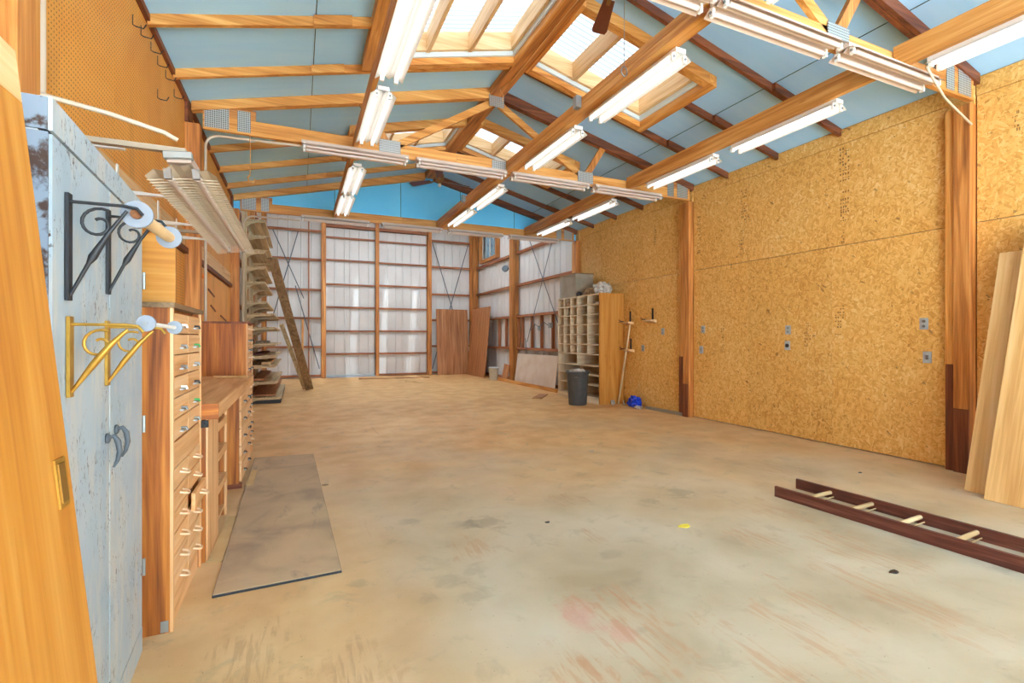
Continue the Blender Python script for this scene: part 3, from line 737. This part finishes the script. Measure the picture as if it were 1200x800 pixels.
# ------------------------------------------------------------------ blue cupboard
ca = -math.atan2(.07, 1.02)
cb = thing('metal_cupboard', 'tall pale-blue double-door cupboard with chipped paint, left foreground', 'cupboard', (-.531, 1.47, 0), (0, 0, -ca))
BW, BH = 1.02, 1.87
MB().box(-.335, -.022, 0, BW, 0, BH).build('body', 'blue', cb, center=True)
MB().box(-.34, -.004, -.006, BW + .004, BH - .075, BH).build('top_band', 'rust', cb, center=True)
MB().box(-.05, -.003, -.005, .0, 0, BH - .08).build('corner_strip', 'rust', cb, center=True)
MB().box(-.02, .004, 0, BW, BH - .075, BH + .003).build('front_band', 'blue', cb, center=True)
MB().box(-.02, .0, .0, BW, 0, .10).build('kick_board', 'blue', cb, center=True)
for k, (a, b) in enumerate(((.012, .505), (.517, BW - .008))):
    d = MB().box(-.02, 0, a, b, .105, BH - .08).build('door', 'blue', cb)
    if k: MB().box(-.0205, -.004, .5055, .5165, .105, BH - .08).build('gap_shade_strip', 'black', cb, center=True)  # black strip stands in for the darkness between the doors
    hy = .468 if k == 0 else .578
    hz = .99 if k == 0 else 1.0
    h = MB().lathe([(.004, 0), (.016, 0), (.017, .005), (.011, .010), (.004, .011)], 12).build('handle', 'strap', d, loc=(.001, hy, hz), rot=(0, R(90), 0))
    # hooked drop pull
    pts = [(0, 0, 0), (.016, .002, .006), (.026, .004, -.012), (.03, .006, -.045), (.024, .006, -.075), (.014, .005, -.095)]
    MB().tube(pts, [.006, .007, .0085, .008, .006, .003], 8).build('drop_pull', 'strap', d, loc=(.004, hy, hz))
    for z in (.35, .95, 1.55) if k else ():
        MB().tube([(.006, BW - .004, z - .035), (.006, BW - .004, z + .035)], .006, 8).build('hinge', 'galv', d)
# scroll brackets with a roll between them
def scroll_bracket(kind, y, ztop, label):
    m = 'iron' if kind == 'iron' else 'brass'; drop = .25 if kind == 'iron' else .185; out = .145
    x0 = -.545 - (y - 1.57) * .07
    t = thing('scroll_bracket', label, 'bracket', (x0 + .0095, y, ztop))
    MB().box(0, .008, -.012, .012, -drop, .02).build('back_plate', m, t, center=True)
    MB().tube([(.008, 0, 0), (out * .8, 0, 0), (out, 0, -.004), (out + .012, 0, -.02)], .0045, 6).build('top_bar', m, t)
    MB().tube([(.006, 0, -drop + .01), (out * .30, 0, -drop * .62), (out * .36, 0, -drop * .55), (out * .6, 0, -drop * .28), (out * .85, 0, -.012)], [.004, .005, .010, .005, .004] if kind == 'iron' else [.004, .008, .009, .008, .004], 6).build('brace', m, t)
    pts = []
    for k in range(22):
        f = k / 21; a = R(60 + 420 * f); r = .042 * (1 - .72 * f) if kind == 'iron' else .040 * (1 - .7 * f)
        pts.append((out * .44 + r * math.cos(a), 0, -.052 + r * math.sin(a)))
    MB().tube(pts, .004, 6).build('scroll', m, t)
    return t
scroll_bracket('iron', 1.57, 1.655, 'nearer black wrought-iron scroll bracket on the blue cupboard door')
scroll_bracket('iron', 1.94, 1.70, 'farther black wrought-iron scroll bracket on the blue cupboard door')
scroll_bracket('brass', 1.58, 1.345, 'nearer brass scroll bracket low on the blue cupboard door')
scroll_bracket('brass', 1.93, 1.345, 'farther brass scroll bracket low on the blue cupboard door')
def roll(y0, y1, x, z0, z1, r, R2, core, label, fib):
    t = thing('roll_spool', label, 'spool', (x, (y0 + y1) / 2, (z0 + z1) / 2)); L = (y1 - y0) / 2; dz = (z1 - z0) / 2
    MB().tube([(0, -L, -dz), (0, L, dz)], r, 14).build('core', core, t)
    for k, s in enumerate((-1, 1)):
        e = MB().tube([(0, s * (L - .006) , s * dz), (0, s * (L + .004), s * dz)], R2, 24).build('end_disc', 'disc', t)
        MB().tube([(0, s * (L + (.0045 if s < 0 else .0045)), s * dz), (0, s * (L + .012), s * dz)], r * .8, 12).build('hub', fib, e)
roll(1.59, 1.94, -.395, 1.64, 1.645, .017, .036, 'card', 'pale cardboard roll with plastic end discs on black brackets', 'disc_in')
roll(1.60, 1.93, -.378, 1.35, 1.345, .006, .022, 'white', 'thin white spool with round end discs on brass brackets', 'steel')

# ------------------------------------------------------------------ drawer cabinets
def drawer(t, x, y0, y1, z0, z1, style, extra=None):
    d = cbox('drawer', (.018, y1 - y0, z1 - z0), (x + .009, (y0 + y1) / 2, (z0 + z1) / 2), 'maple', t, None, .002)
    if style == 'loop':
        p = [(.009, -.028, .012), (.03, -.026, .006), (.042, -.012, .0), (.042, .012, .0), (.03, .026, .006), (.009, .028, .012)]
        MB().tube(p, .0055, 6).build('handle', 'pull', d)
    else:
        MB().box(.009, .024, -.028, .028, -.022, -.014).build('pull', 'galv', d, center=True)
        MB().tube([(.009, 0, -.006), (.03, 0, -.006), (.034, 0, -.02)], .006, 6).build('knob', extra or 'iron', d)
    return d
k1 = thing('drawer_cabinet', 'tall wooden cabinet of small drawers beside the blue cupboard', 'cabinet', (-.79, 2.935, 0))
def carcass(t, dx0, dx1, y0, y1, h, toe=.1):
    MB().box(dx0, dx1, y0, y0 + .02, 0, h).build('side_panel', 'cab', t, center=True); MB().box(dx0, dx1, y1 - .02, y1, 0, h).build('side_panel', 'cab', t, center=True)
    MB().box(dx0, dx0 + .012, y0 + .02, y1 - .02, 0, h).build('back_panel', 'cab', t, center=True)
    MB().box(dx1 - .03, dx1 - .004, y0 + .021, y1 - .021, .0, toe).build('toe_board', 'maple', t, center=True)
    MB().box(dx1 - .034, dx1 - .028, y0 + .021, y1 - .021, toe, h).build('drawer_backing', 'cab', t, center=True)
    for a, b in ((y0, y0 + .022), (y1 - .022, y1)): MB().box(dx1, dx1 + .012, a, b, 0, h).build('edge_strip', 'maple', t, center=True)
carcass(k1, -.29, .265, -.345, .345, 1.445)
MB().box(-.29, .285, -.36, .355, 1.445, 1.468).build('top', 'grey', k1, center=True)
MB().box(.24, .27, -.322, .322, .715, .83).build('mid_rail', 'maple', k1, center=True)
for c_ in range(2):
    a = -.320 + c_ * .322; b = a + .316
    for r_ in range(6):
        z = 1.425 - r_ * .0985
        drawer(k1, .255, a, b, z - .092, z, 'pull', ('white', 'galv', 'steel', 'iron', 'steel', 'green')[(r_ * 2 + c_ * 3) % 6])
        z = .71 - r_ * .0985
        drawer(k1, .255 + (.03 if (r_, c_) in ((2, 1),) else .0), a, b, z - .092, z, 'loop')
cbox('corner_bracket', (.03, .004, .05), (.245, -.3475, .03), 'galv', k1)
bd = tag(MB().box(-1.04, -.515, 2.64, 2.665, 1.469, 1.78).build('plywood_board', 'gold', center=True), 'square plywood board standing on the tall drawer cabinet', 'board')

k2 = thing('drawer_cabinet', 'second drawer cabinet at the far end of the workbench', 'cabinet', (-.72, 6.03, 0))
carcass(k2, -.22, .22, -.30, .30, 1.46)
MB().box(-.22, .24, -.312, .312, 1.46, 1.48).build('top', 'dark', k2, center=True)
for c_ in range(2):
    a = -.275 + c_ * .276; b = a + .271
    for r_ in range(13):
        z = 1.445 - r_ * .102
        drawer(k2, .21, a, b, z - .096, z, 'pull' if r_ % 3 else 'loop', 'black' if r_ < 1 else 'iron')

# ------------------------------------------------------------------ workbench
wbn = thing('workbench', 'long pale-topped wooden workbench against the left wall', 'workbench', (-.74, 4.5, 0))
MB().box(-.30, .31, -1.2, 1.19, .84, .925).build('worktop', 'maple', wbn, center=True)
MB().box(-.30, .311, -1.215, -1.2001, .838, .927).build('shaded_end', 'cab', wbn, center=True)  # near end of the worktop, its shade painted as darker wood
MB().box(-.29, .24, -1.19, -1.165, 0, .838).build('side_panel', 'cab', wbn, center=True)
MB().box(.228, .25, -1.165, -.76, .0, .838).build('front_panel', 'maple', wbn, center=True)
MB().box(-.29, .24, -.35, -.325, 0, .838).build('side_panel', 'cab', wbn, center=True)
MB().box(-.29, .24, -.775, -.76, 0, .838).build('partition', 'cab', wbn, center=True)
for z in (.06, .30, .52, .72): MB().box(-.29, .235, -.758, -.352, z, z + .02).build('shelf', 'maple', wbn, center=True)
for z in (.30, .52, .72): MB().box(.235, .25, -.758, -.352, z - .035, z + .02).build('shelf_lip', 'maple', wbn, center=True)
MB().box(.235, .25, -.36, -.32, 0, .838).build('stile', 'maple', wbn, center=True)
MB().box(-.29, .262, .33, .35, 0, .838).build('side_panel', 'cab', wbn, center=True); MB().box(-.29, .262, 1.15, 1.17, 0, .838).build('side_panel', 'cab', wbn, center=True)
MB().box(-.29, .285, .325, .36, 0, .04).build('foot_board', 'dark', wbn, center=True)
for r_ in range(5):
    for c_ in range(2):
        z = .82 - r_ * .155; a = .355 + c_ * .40
        drawer(wbn, .262, a, a + .392, z - .148, z, 'pull')
MB().box(-.29, -.275, -1.16, 1.15, .1, .838).build('back_panel', 'cab', wbn, center=True)
for k, (y, z, m) in enumerate(((3.85, .08, 'galv'), (3.98, .32, 'iron'), (4.02, .54, 'steel'), (3.83, .54, 'iron'))):
    o = MB().lathe([(.03, 0), (.04, .0), (.042, .09), (.03, .1), (.012, .105)], 12).build('tin_can', m, loc=(-.60, y, z + .0005))
    tag(o, f'small {("pale", "black", "steel", "dark")[k]} tin on the {("bottom", "second", "third", "third")[k]} shelf in the open end of the workbench', 'tin')
cl = thing('bench_clamp', 'small black clamp under the near corner of the workbench', 'clamp', (-.50, 3.272, .815))
MB().box(-.022, .022, -.012, .012, -.02, .02).build('jaw', 'black', cl); MB().tube([(0, -.012, 0), (0, -.03, 0)], .01, 8).build('screw', 'black', cl)
tag(MB().tube([(-.75, 5.45, .937), (-.45, 5.3, .937)], .011, 8).build('dowel', 'pine'), 'short pale dowel lying at the back of the workbench', 'dowel')

# ------------------------------------------------------------------ wall shelf brackets and the shop light
br = None
for k, (y, z) in enumerate(((2.95, 2.40), (3.92, 2.42), (4.92, 2.44), (5.58, 2.44))):
    lb = f'white metal shelf bracket, {ORD[k]} from the camera above the ledger'
    if br is None:
        br = thing('shelf_bracket', lb, 'bracket', (XL + .005, y, z), None, 'shelf brackets on the left wall')
        MB().box(0, .008, -.016, .016, -.16, .02).build('upright', 'white', br, center=True)
        MB().prism([(.008, -.14), (.30, -.155), (.30, -.165), (.008, -.172)], 'y', -.014, .014).build('arm', 'white', br)
    else: dup(br, (XL + .005, y, z), None, lb, 'shelf brackets on the left wall')
sh = thing('shop_light', 'long ribbed unlit shop light hung over the workbench', 'light', (-.535, 4.0, 2.16), (0, R(-6), 0))
pr = []
for k in range(9):
    x = -.15 + k * .0375; pr.append((x, -.045 + .05 * (1 - abs(k - 4) / 4.0) + (.012 if k % 2 else -.008)))
mb = MB(); mb.strip(pr, 'y', -1.15, 1.15); mb.strip([(x, z + .003) for x, z in pr], 'y', -1.15, 1.15); mb.build('reflector', 'shopwhite', sh)
MB().box(-.05, .05, -1.17, 1.17, .01, .06).build('channel', 'dull', sh, center=True)
for s in (-1, 1):
    for e in (-1, 1): MB().box(s * .06 - .016, s * .06 + .016, e * 1.13 - .012, e * 1.13 + .012, -.06, -.01).build('lamp_holder', 'steel', sh, center=True)
    MB().tube([(s * .06, -1.1, -.045), (s * .06, 1.1, -.045)], .018, 8).build('tube', 'tube_off', sh)
mb = MB()
for k in range(46):
    y = -1.13 + k * .05; mb.beam((-.15, y, -.066), (0, y + .02, -.052), .003, .003); mb.beam((0, y + .02, -.052), (.15, y, -.066), .003, .003)
o = mb.build('wire_guard', 'shopwhite', sh); o['kind'] = 'stuff'
cbox('junction_box', (.12, .04, .035), (0, -1.175, .04), 'galv', sh)
for y in (2.90, 5.05):
    a = tag(MB().box(XL, -.52, y - .018, y + .018, 2.235, 2.26).build('support_arm', 'armpaint', center=True), f'flat white arm carrying the {"near" if y < 4 else "far"} end of the shop light', 'bracket')
pipe('conduit', [(-1.05, 2.62, 2.18), (-1.0, 2.68, 2.34), (-.80, 2.78, 2.34), (-.60, 2.86, 2.315), (-.55, 2.87, 2.29)], .012, 'conduit', 'bent white conduit feeding the near end of the shop light', 'conduit')
tag(MB().tube([(XL + .02 + .045 * math.cos(k * .5) * (1 + k * .01), 6.75 + .055 * math.sin(k * .5), 2.02 + .06 * math.cos(k * .5)) for k in range(30)], .010, 6).build('hose_coil', 'orange'), 'small orange coil of hose hung on the left wall', 'hose')
for k, (y, z, l) in enumerate(((7.4, 1.95, .5), (7.6, 1.75, .4), (8.5, 1.65, .6))):
    tag(MB().beam((XL + .006, y, z), (XL + .006, y + l, z - .06), .012, .02).build('tool_rack_bar', 'dark'), f'thin dark tool bar on the left hardboard, {ORD[k]} from the camera', 'rack')

# ------------------------------------------------------------------ lumber rack along the left wall
rk = thing('lumber_rack', 'tall lumber rack of many cantilever shelves along the far left wall', 'rack', (-1.03, 12.35, 0))
SHV = ((3.66, .43), (3.34, .43), (3.04, .43), (2.73, .43), (2.43, .43), (2.04, .46), (1.80, .58), (1.53, .61), (1.20, .63), (.96, .63), (.77, .63), (.44, .65), (.13, .72))
for y in (-1.40, 0, 1.40):
    MB().box(.0, .09, y - .045, y + .045, 0, 3.9).build('upright', 'dusty', rk, center=True)
for i, (z, wd) in enumerate(SHV):
    for y in (-1.5, 0, 1.4):
        MB().prism([(.091, z - .03), (.091, z - .17), (.16, z - .10), (.26, z - .06), (wd - .03, z - .05), (wd - .03, z - .03)], 'y', y - .02, y + .02).build('arm', 'dusty', rk, center=True)
    n = 3 if wd < .5 else 4; pw = (wd - .10) / n
    for k in range(n):
        e = random.uniform(-.03, .03)
        MB().box(.095 + k * pw + .003, .095 + (k + 1) * pw - .003, -1.55 + (e if i > 5 else e * .4), 1.55 + e * 3, z - .028, z + random.uniform(-.004, .004)).build('shelf_plank', 'dusty', rk, center=True)
MB().box(.09, .70, -1.5, 1.5, .0, .098).build('base', 'black', rk, center=True)
for k, (x, z, y0, y1, wd, h, m, lab) in enumerate(((-.72, 1.205, 11.0, 13.4, .14, .04, 'grey', 'weathered plank stored on the ninth rack shelf'), (-.75, .962, 11.05, 13.6, .18, .03, 'dark', 'dark red-brown board stored on the tenth rack shelf'),
        (-.60, .772, 10.9, 13.7, .16, .05, 'pine', 'pale board stored on the eleventh rack shelf'), (-.76, .446, 10.95, 13.8, .24, .04, 'brown', 'wide brown board on the rack shelf above the bottom'), (-.67, .136, 10.95, 15.0, .48, .03, 'brown', 'long wide board sticking out beyond the bottom rack shelf'))):
    tag(MB().box(x - wd / 2, x + wd / 2, y0, y1, z + .005, z + .005 + h).build('plank', m, center=True), lab, 'plank')
# planks leaning on the rack
def lean(p0, p1, wd, th, mat, label, up): return tag(MB().beam(p0, p1, wd, th, up).build('plank', mat, center=True), label, 'plank')
lean((.25, 13.2, .03), (-.49, 10.93, 2.93), .045, .18, 'grey', 'long weathered plank leaning diagonally across the lumber rack', (1, 0, 0))
lean((.14, 13.35, .03), (-.36, 12.25, 1.62), .04, .09, 'dusty', 'shorter pale plank leaning behind the long diagonal one', (1, 0, 0))
lean((.10, 16.9, .0), (.12, 17.08, 1.92), .06, .03, 'fir', 'short upright stick leaning on the back wall by the rack', (0, 1, 0))

# ------------------------------------------------------------------ mat and scraps on the floor, left
ft = thing('floor_mat', 'worn brown rubber-backed mat on the floor by the workbench', 'mat', (-.1, 4.3, 0))
ft_poly = [(-.40, 2.84), (.22, 2.86), (.15, 5.88), (-.44, 5.93)]
P = [(x + .1, y - 4.3) for x, y in ft_poly]
MB().prism(P, 'z', .001, .010).build('backing', 'rubber', ft); MB().prism([(x * .992, y * .996 + .004) for x, y in P], 'z', .0102, .014).build('surface', 'mat', ft)
tag(MB().prism([(-.485, 3.30), (-.41, 3.28), (-.41, 4.07), (-.47, 4.08)], 'z', .001, .008).build('cardboard_strip', 'cardflat'), 'narrow cardboard strip between mat and workbench', 'cardboard')
tag(MB().prism([(-.425, 4.85), (-.37, 4.83), (-.37, 5.35), (-.42, 5.36)], 'z', .0145, .022).build('cardboard_strip', 'cardflat'), 'far cardboard strip at the foot of the bench drawers', 'cardboard')

# ------------------------------------------------------------------ pigeonhole shelf on the right
cx = thing('pigeonhole_shelf', 'tall pigeonhole shelf unit standing against the right wall', 'shelf', (5.4, 8.84, 0))
D = .58; yA, yB2, HT = -.83, .83, 2.2
MB().box(0, D, yA, yA + .022, 0, HT).build('side_panel', 'cab2' if False else W['gold']['z'], cx, center=True); MB().box(0, D, yB2 - .022, yB2, 0, HT).build('side_panel', 'beige', cx, center=True)
MB().box(D - .012, D, yA + .022, yB2 - .022, 0, HT).build('back_panel', 'beige', cx, center=True)
MB().box(.0, D - .013, yA + .022, yB2 - .022, 0, .10).build('plinth', 'beige', cx, center=True)
for z in (2.185, 1.99, 1.79, 1.59, 1.385, 1.18, .98, .75, .56, .36, .115):
    MB().box(.0, D - .013, yA + .0225, yB2 - .0225, z - .011, z + .011).build('shelf', 'beige', cx, center=True)
for y in (.57, .29, .02, -.39):
    for za, zb in zip((2.174, 1.979, 1.779, 1.579, 1.374, 1.169), (2.001, 1.801, 1.601, 1.396, 1.191, .991)):
        MB().box(.002, D - .014, y - .008, y + .008, zb, za).build('divider', 'beige', cx, center=True)
MB().box(.002, D - .014, .0, .018, .762, .968).build('divider', 'beige', cx, center=True); MB().box(.02, D - .014, .0, .018, .127, .738 - .19).build('divider', 'beige', cx, center=True)
gb = thing('storage_box', 'grey-brown open wooden box standing on the pigeonhole shelf', 'box', (5.68, 9.32, 2.197))
MB().box(-.22, .22, -.32, -.30, 0, .50).build('side', 'greybox', gb, center=True); MB().box(-.22, .22, .30, .32, 0, .50).build('side', 'greybox', gb, center=True)
MB().box(-.22, -.20, -.30, .30, 0, .50).build('front', 'greybox', gb, center=True); MB().box(.20, .22, -.30, .30, 0, .50).build('back', 'greybox', gb, center=True)
MB().box(-.23, .23, -.33, .33, .50, .52).build('lid', 'grey', gb, center=True)
def blob(name, loc, size, mat, label, cat, seed, amp=.35, fr=2.2):
    bm = bmesh.new(); bmesh.ops.create_icosphere(bm, subdivisions=3, radius=1)
    for v in bm.verts:
        n = v.co.normalized(); a = 1 + amp * mnoise.noise(n * fr + Vector((seed, seed * 1.7, 0))) + amp * .6 * mnoise.noise(n * fr * 2.7 + Vector((seed, 3, 0)))
        p = n * a; v.co = Vector((p.x * size[0], p.y * size[1], max(p.z, -.75) * size[2] + .75 * size[2]))
    me = bpy.data.meshes.new(name); bm.to_mesh(me); bm.free(); me.materials.append(M[mat])
    return tag(place(me, name, None, loc), label, cat)
blob('sack', (5.66, 8.74, 2.197), (.14, .15, .10), 'sack', 'brown burlap sack slumped on the pigeonhole shelf by the box', 'sack', 1.1)
blob('rag_bundle', (5.68, 8.32, 2.197), (.17, .18, .15), 'rag', 'crumpled pile of pale rags at the near end of the shelf top', 'rags', 4.2, .5, 3)
blob('lamp_head', (5.48, 8.90, 2.197), (.06, .06, .06), 'iron', 'small dark round fitting on the shelf top before the grey box', 'fitting', 7.4, .15)
blob('glove', (5.43, 9.26, 2.004), (.02, .09, .05), 'sack', 'olive-brown glove hanging out of a top pigeonhole', 'glove', 2.4)
blob('scrap_bundle', (5.52, 8.20, 2.003), (.06, .12, .025), 'rag', 'white papers lying in the nearest top pigeonhole', 'papers', 5.4)

# ------------------------------------------------------------------ rubbish bin
tb = thing('rubbish_bin', 'dark grey ribbed plastic rubbish bin before the pigeonhole shelf', 'bin', (5.03, 8.22, 0))
mb = MB(); n = 48; prof = [(.165, 0), (.175, .01), (.215, .60), (.222, .62)]
vs = []
for r_, z in prof:
    for j in range(n):
        q = r_ * (1 - (.04 if (j // 2) % 3 == 0 and .005 < z < .61 else 0)); a = 2 * PI * j / n; vs.append((q * math.cos(a), q * math.sin(a), z))
mb.add(vs, [(i * n + j, i * n + (j + 1) % n, (i + 1) * n + (j + 1) % n, (i + 1) * n + j) for i in range(3) for j in range(n)], True); mb.add(vs[:n], [tuple(range(n))])
mb.build('body', 'bin', tb)
MB().lathe([(.214, .615), (.240, .625), (.240, .655), (.228, .665), (.212, .655), (.205, .45)], 36, close=False).build('rim', 'bin', tb)
for s in (-1, 1): MB().tube([(s * .05 - .13, -.21 * 1, .56), (s * .05 - .13, -.25, .58), (s * .05 - .03, -.25, .58), (s * .05 - .03, -.21, .56)] if s < 0 else [(.09, .21, .56), (.09, .25, .58), (-.01, .25, .58), (-.01, .21, .56)], .010, 6).build('handle', 'bin', tb)
blob('bin_liner', (5.03, 8.22, .50), (.19, .19, .12), 'rag', 'pale crumpled waste filling the rubbish bin', 'waste', 8.3, .3, 3)

# ------------------------------------------------------------------ things along the right wall
tag(MB().tube([(5.79, 7.93, .012), (5.975, 7.80, 1.60)], .018, 8).build('broom_stick', 'dusty'), 'bare wooden broom stick leaning on the right wall by the shelf', 'stick')
blob('plastic_scoop', (5.86, 7.50, .001), (.08, .17, .11), 'tarp', 'bright blue crumpled plastic sheet on the floor by the right wall', 'sheet', 3.3, .6, 2)
blob('paper_scrap', (5.74, 7.26, .001), (.05, .08, .035), 'rag', 'white crumpled paper beside the blue plastic', 'paper', 9.3, .4, 3)
for k, (x, y, s) in enumerate(((5.66, 7.93, .05), (5.83, 7.81, .05), (5.91, 7.76, .035))):
    o = thing('tape_roll', f'{("first", "second", "third")[k]} from left of the small rolls at the foot of the broom stick', 'roll', (x, y, s * .9), (R(80), 0, R(20 + 30 * k)), 'small rolls by the broom stick')
    MB().lathe([(s * .55, -.015), (s, -.015), (s, .015), (s * .55, .015), (s * .55, -.015)], 16, close=False).build('ring', 'rag' if k != 1 else 'sack', o)
tag(MB().beam((5.90, 7.22, .026), (5.93, 6.32, .026), .05, .05).build('metal_bar', 'metalbar', center=True), 'long thin metal bar lying along the foot of the right wall', 'bar')
hb = None
for k, (y, z, lb) in enumerate(((7.82, 1.62, 'wooden wall hook, upper one beside the pigeonhole shelf'), (7.16, 1.64, 'wooden wall hook, upper one farther from the shelf'), (7.80, 1.08, 'wooden wall hook, lower one below the other two'))):
    if hb is None:
        hb = thing('wall_hook', lb, 'hook', (XR, y, z), None, 'wooden hooks on the right wall')
        MB().prism([(0, -.05), (-.14, -.015), (-.14, .01), (0, .01)], 'y', -.10, .10).build('block', 'pine', hb)
        MB().box(-.014, -.001, -.018, .018, .012, .22).build('strap', 'iron', hb, center=True)
        MB().tube([(-.13, .04, .012), (-.15, .10, .02), (-.18, .15, .0), (-.15, .10, .02), (-.17, .14, .05)], .010, 6).build('prong', 'iron', hb)
    else: dup(hb, (XR, y, z), None, lb, 'wooden hooks on the right wall')
def outlet(y, z, kind, label):
    t = thing('wall_outlet', label, 'outlet', (XR, y, z))
    MB().box(-.008, -.0003, -.038, .038, -.06, .06).build('cover_plate', 'outlet', t, center=True)
    if kind == 'duplex':
        for s in (-1, 1): MB().tube([(-.008, 0, s * .025), (-.013, 0, s * .025)], .016, 10).build('socket', 'steel', t)
    elif kind == 'round': MB().tube([(-.008, 0, 0), (-.015, 0, 0)], .026, 14).build('socket', 'socket', t)
    else: MB().box(-.014, -.008, -.012, .012, -.022, .022).build('toggle', 'steel', t, center=True)
outlet(2.91, 1.46, 'duplex', 'grey duplex outlet, upper one nearest the front right post')
outlet(2.88, 1.11, 'switch', 'grey switch plate, lower one nearest the front right post')
outlet(4.45, 1.42, 'duplex', 'grey duplex outlet, upper one in the middle of the wall')
outlet(4.46, 1.21, 'round', 'round dark socket, lower one in the middle of the wall')
outlet(5.94, 1.45, 'duplex', 'upper small outlet right of the second right post')
outlet(5.98, 1.12, 'switch', 'lower small switch right of the second right post')
outlet(6.89, 1.43, 'duplex', 'upper outlet between the second post and the wall hooks')
outlet(7.44, 1.12, 'duplex', 'lower outlet near the wall hooks by the shelf')
# plywood sheets leaning at the right edge
def sheet(base_x, y0, y1, top_x, top_z, th, mat, label, name='plywood_sheet'):
    a = math.atan2(top_x - base_x, top_z); L = math.hypot(top_x - base_x, top_z)
    o = MB().box(0, th, -(y1 - y0) / 2, (y1 - y0) / 2, 0, L).build(name, mat, None, loc=(base_x, (y0 + y1) / 2, 0.012 * math.sin(a)), rot=(0, a, 0))
    return tag(o, label, 'plywood')
sheet(5.09, .86, 2.06, 5.80, 2.27, .015, 'ply', 'front pale plywood sheet leaning at the right edge')
sheet(5.24, 1.1, 2.25, 5.84, 2.08, .015, 'ply', 'rear plywood sheet leaning behind the front sheet at right')
# ladder on the floor
ld = thing('wooden_ladder', 'dark red-brown wooden ladder lying on the concrete floor', 'ladder', (3.62, 2.80, 0), (0, 0, R(3.2)))
for x in (0, .36): MB().box(x - .013, x + .013, -3.3, .0 + .05 * (x > 0), .0, .085).build('rail', 'ladder', ld, center=True)
for k in range(10):
    MB().tube([(.012, -.24 - k * .305, .048), (.348, -.24 - k * .305, .048)], .016, 8).build('rung', 'dusty', ld)
    MB().tube([(.012, -.265 - k * .305, .02), (.348, -.265 - k * .305, .02)], .005, 5).build('tie_rod', 'dusty', ld)

# ------------------------------------------------------------------ rear corner
o = MB().box(4.51, 5.69, 0, .02, 0, 2.36).build('plywood_sheet', 'brown', loc=(0, 16.80, 0), rot=(R(-5), 0, 0)); tag(o, 'dark brown plywood sheet leaning on the back wall corner', 'plywood')
sheet(5.58, 14.95, 16.75, 5.80, 2.36, .02, 'brown', 'reddish plywood sheet leaning on the rear right wall')
bk = thing('bucket', 'white plastic bucket on the floor by the rear plywood', 'bucket', (5.60, 14.15, 0))
MB().lathe([(.125, 0), (.13, .005), (.155, .36), (.162, .36), (.162, .40), (.150, .40), (.148, .36), (.12, .02)], 20).build('body', 'bucket', bk)
MB().tube([(.16 * math.cos(a), -.02 - .05 * math.sin(a), .37 - .10 * math.sin(a)) for a in [PI * k / 10 for k in range(11)]], .005, 5).build('handle', 'steel', bk)
o = MB().box(-.15, .15, 0, .018, 0, .52).build('plywood_offcut', 'brown', loc=(5.72, 13.62, 0.001), rot=(R(-8), R(8), R(-80))); tag(o, 'small plywood offcut leaning by the rear right post', 'offcut')
fd = thing('flood_light', 'small metal flood light on the rear right post', 'light', (XR - .16, 13.53, 3.42))
MB().lathe([(.03, 0), (.10, .04), (.11, .10), (.10, .11)], 14).build('shade', 'strap', fd, loc=(-.02, .14, -.02), rot=(R(40), R(-60), 0)); MB().tube([(0, 0, 0), (0, .08, .03), (-.01, .14, 0)], .014, 6).build('arm', 'iron', fd)
sheet(5.82, 10.6, 13.05, 5.93, .86, .015, 'wpanel', 'low white panel leaning along the rear right wall', 'wall_panel')
tag(MB().beam((5.66, 13.95, .045), (5.66, 10.2, .045), .04, .09).build('timber', 'fir', center=True), 'long timber on edge along the rear right wall', 'timber')
tag(MB().beam((5.2, 10.0, .01), (4.7, 9.35, .01), .20, .018, (0, 0, 1)).build('plywood_offcut', 'brown', center=True), 'flat plywood strip on the floor left of the bin', 'offcut')
tag(MB().beam((1.75, 16.1, .012), (3.95, 15.75, .012), .09, .022).build('floor_plank', 'brown', center=True), 'brown plank lying before the far sliding doors', 'plank')
tag(MB().beam((2.95, 14.62, .012), (3.30, 13.95, .012), .06, .02).build('wood_scrap', 'pine', center=True), 'small pale wood scrap on the far floor', 'scrap')
jw = thing('junction_box', 'small grey box with loose wires on the rear studs', 'electrical box', (XR - .046, 11.06, 1.63))
MB().box(-.04, .03, -.06, .06, -.06, .08).build('box', 'galv', jw, center=True)
MB().tube([(-.02, .06, 0), (-.04, .3, .10), (-.03, .6, -.02), (-.04, .8, .06), (-.03, 1.1, -.10)], .010, 5).build('wire', 'strap', jw)
cbox('box', (.06, .10, .12), (0, .66, -.05), 'galv', jw)
# litter
for k, (x, y, m, s, lb) in enumerate(((2.46, 2.60, 'yellow', .045, 'yellow scrap of tape on the middle of the floor'), (3.1, 4.75, 'rag', .03, 'white paper chip on the floor before the right wall'), (1.62, 3.05, 'iron', .018, 'dark bolt on the floor in mid room'),
        (5.0, 2.95, 'iron', .02, 'dark leaf on the floor behind the ladder'), (3.05, 1.62, 'black', .03, 'black twig on the floor left of the ladder'), (.22, 4.62, 'sack', .03, 'brown wood chip on the floor right of the mat'))):
    mb = MB(); pts = [(s * (1.3 if j % 2 else .8) * math.cos(j * PI / 3.5), s * .6 * math.sin(j * PI / 3.5)) for j in range(7)]
    tag(mb.prism(pts, 'z', .0005, .004 + s * .1).build('floor_scrap', m, loc=(x, y, 0)), lb, 'scrap')
